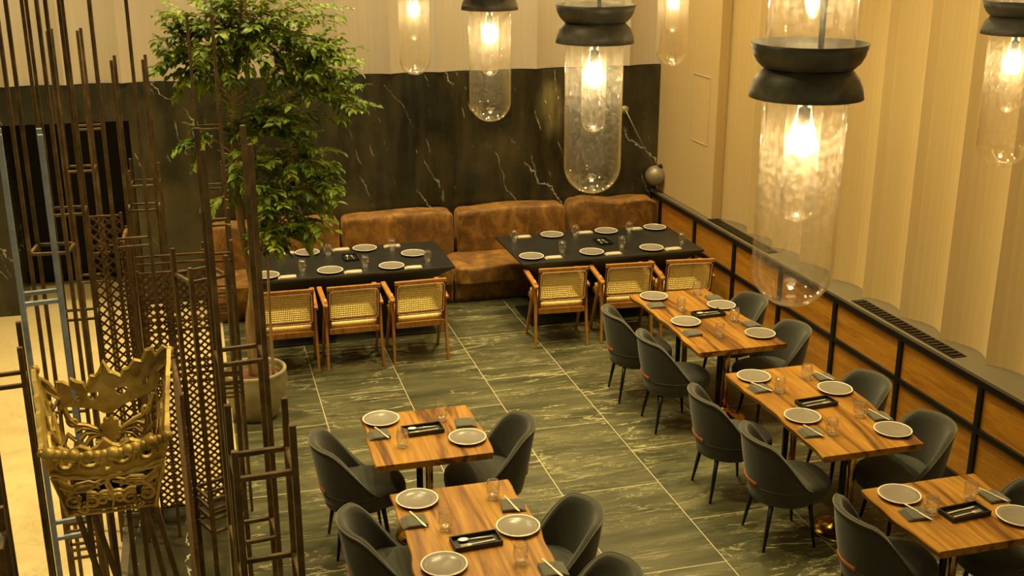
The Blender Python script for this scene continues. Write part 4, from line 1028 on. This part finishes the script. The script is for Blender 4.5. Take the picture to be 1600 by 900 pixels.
blobs = [  # centre, radii, twigs, which stem, anchor height
    ((0.50, 9.1, 3.25), (0.72, 0.55, 0.50), 150, pp, 2.85), ((0.15, 9.05, 3.1), (0.36, 0.4, 0.42), 60, pp, 2.8), ((-0.10, 9.1, 3.02), (0.24, 0.25, 0.24), 26, pp, 2.7),
    ((0.95, 9.1, 2.98), (0.36, 0.4, 0.30), 62, pp, 2.7), ((1.12, 9.05, 2.72), (0.24, 0.3, 0.20), 30, pp, 2.45), ((0.62, 9.0, 2.55), (0.36, 0.36, 0.25), 56, pp, 2.2),
    ((0.75, 9.0, 2.25), (0.30, 0.3, 0.22), 40, pp2, 1.9), ((0.60, 8.98, 1.95), (0.34, 0.3, 0.26), 44, pp2, 1.6), ((0.98, 8.98, 1.98), (0.20, 0.22, 0.16), 22, pp2, 1.8),
    ((0.72, 8.95, 1.68), (0.30, 0.22, 0.14), 26, pp2, 1.5), ((0.50, 8.98, 1.6), (0.18, 0.18, 0.16), 18, pp2, 1.4), ((0.0, 9.12, 2.36), (0.14, 0.15, 0.13), 10, pp, 2.2), ((0.3, 9.05, 2.25), (0.16, 0.2, 0.3), 20, pp, 2.0), ((0.12, 9.05, 1.9), (0.06, 0.1, 0.06), 3, pp, 1.8),
]
for (c, rad_, nt, path, az) in blobs:
    cl = rel(c); anchor = nearest(path, az + tr.uniform(-0.05, 0.05))
    mid0 = anchor.lerp(cl, 0.55) + Vector((0, 0, 0.06))
    main = bez([anchor, mid0, cl], 6); br.tube(main, [0.011 - 0.006 * i / (len(main) - 1) for i in range(len(main))], 6)
    for k in range(nt):
        while True:
            q = Vector((tr.uniform(-1, 1), tr.uniform(-1, 1), tr.uniform(-1, 1)))
            if 0.15 < q.length < 1: break
        q = q * (0.6 + 0.4 * q.length)
        tip = cl + Vector((q.x * rad_[0], q.y * rad_[1], q.z * rad_[2]))
        st_ = main[tr.randrange(len(main) // 3, len(main))]
        start = st_.lerp(tip, tr.uniform(0.1, 0.45)) if k % 3 else st_
        end = tip + (tip - st_).normalized() * 0.06 + Vector((0, 0, -0.05))
        tw = bez([start, start.lerp(end, 0.5) + Vector((0, 0, 0.03)), end], 5)
        br.tube(tw, [0.0036 - 0.0022 * i / (len(tw) - 1) for i in range(len(tw))], 4, False)
        d0 = (end - start).normalized()
        for j in range(14):
            s_ = 0.3 + 0.7 * j / 13; ii = min(len(tw) - 2, int(s_ * (len(tw) - 1))); p = tw[ii].lerp(tw[ii + 1], s_ * (len(tw) - 1) - ii)
            sd = d0.cross(Vector((0, 0, 1))).normalized() * (1 if j % 2 else -1)
            leaf(p, d0 * 0.6 + sd * tr.uniform(0.5, 1.2) + Vector((0, 0, tr.uniform(-0.75, 0.15))), tr.uniform(0.058, 0.098))
br.build('branches', 'bark', pt, smooth=True)
lv = MB(); lv.add(leaves_v, leaves_f); lv.build('foliage', 'leaf', pt)
print('leaves', len(leaves_v) // 8)

# ------------------------------------------------------------------ light
def area(name, locn, size, power, color, rot=(0, 0, 0), spread=180, sy=None):
    l = bpy.data.lights.new(name, 'AREA'); l.energy = power; l.color = color; l.size = size; l.spread = R(spread)
    if sy: l.shape = 'RECTANGLE'; l.size_y = sy
    o = bpy.data.objects.new(name, l); col.objects.link(o); o.location = locn; o.rotation_euler = rot; return o
def spot(name, locn, target, power, color, ang, blend=0.6, r=0.08):
    l = bpy.data.lights.new(name, 'SPOT'); l.energy = power; l.color = color; l.spot_size = R(ang); l.spot_blend = blend; l.shadow_soft_size = r
    o = bpy.data.objects.new(name, l); col.objects.link(o); o.location = locn
    o.rotation_euler = (Vector(target) - Vector(locn)).to_track_quat('-Z', 'Y').to_euler(); return o
WARM = (1.0, 0.81, 0.36)
WARM2 = (1.0, 0.82, 0.5)
# unseen ceiling spots, added over the tables and the open floor
for x, y, tx, ty, p in [(1.3, 6.6, 1.3, 6.0, 420), (2.6, 8.6, 2.4, 7.4, 400), (3.6, 7.0, 4.0, 6.2, 430), (3.4, 9.6, 4.0, 8.6, 420), (1.6, 11.2, 1.5, 10.8, 370), (3.8, 11.2, 4.0, 10.9, 400), (-2.4, 8.0, -2.2, 7.0, 1050), (-1.4, 10.2, -1.6, 10.6, 420), (0.4, 9.0, 0.5, 8.6, 420), (-0.6, 4.2, -0.4, 3.8, 200)]:
    spot('unseen_spot', (x, y, 6.4), (tx, ty, 0), p, WARM, 95, 0.8, 0.12)
spot('unseen_spot', (1.3, 3.7, 6.4), (-0.4, 3.6, 2.3), 300, WARM, 40, 0.8, 0.1)  # added to brighten the gold basket from the upper right
spot('unseen_spot', (3.4, 9.6, 6.4), (3.93, YB, 1.95), 7000, (1.0, 0.66, 0.24), 4.5, 1.0, 0.03)  # narrow beam added to make the bright patch on the marble
# wall washers in the ceiling slot along the two fluted walls
area('wall_washer_right', (4.7, 6.0, 6.35), 0.25, 100, WARM, (0, R(-28), 0), 150, 11)
area('wall_washer_back', (0.8, 11.6, 6.35), 8.5, 130, WARM2, (R(28), 0, 0), 150, 0.25)
w = bpy.data.worlds.new('World'); sc.world = w; w.use_nodes = True
bg = w.node_tree.nodes['Background']; bg.inputs['Color'].default_value = (1.0, 0.82, 0.42, 1); bg.inputs['Strength'].default_value = 0.2

# ------------------------------------------------------------------ camera
cam = bpy.data.cameras.new('camera'); co = bpy.data.objects.new('camera', cam); col.objects.link(co)
cam.sensor_width = 36; cam.lens = 36 * 1779.3 / 1600; cam.clip_end = 100
co.location = (0, 0, 4.0)
co.rotation_euler = (R(90 - 17.8956), R(0.0), R(-15.5794))
sc.camera = co
vs_ = sc.view_settings; sc.display_settings.display_device = 'sRGB'
vs_.view_transform = 'Standard'; vs_.look = 'None'; vs_.gamma = 1.0; vs_.use_curve_mapping = False; vs_.exposure = 0.32
try:
    sc.cycles.transparent_max_bounces = 32; sc.cycles.max_bounces = 8; sc.cycles.sample_clamp_indirect = 12.0; sc.cycles.caustics_reflective = False; sc.cycles.caustics_refractive = False
except Exception: pass
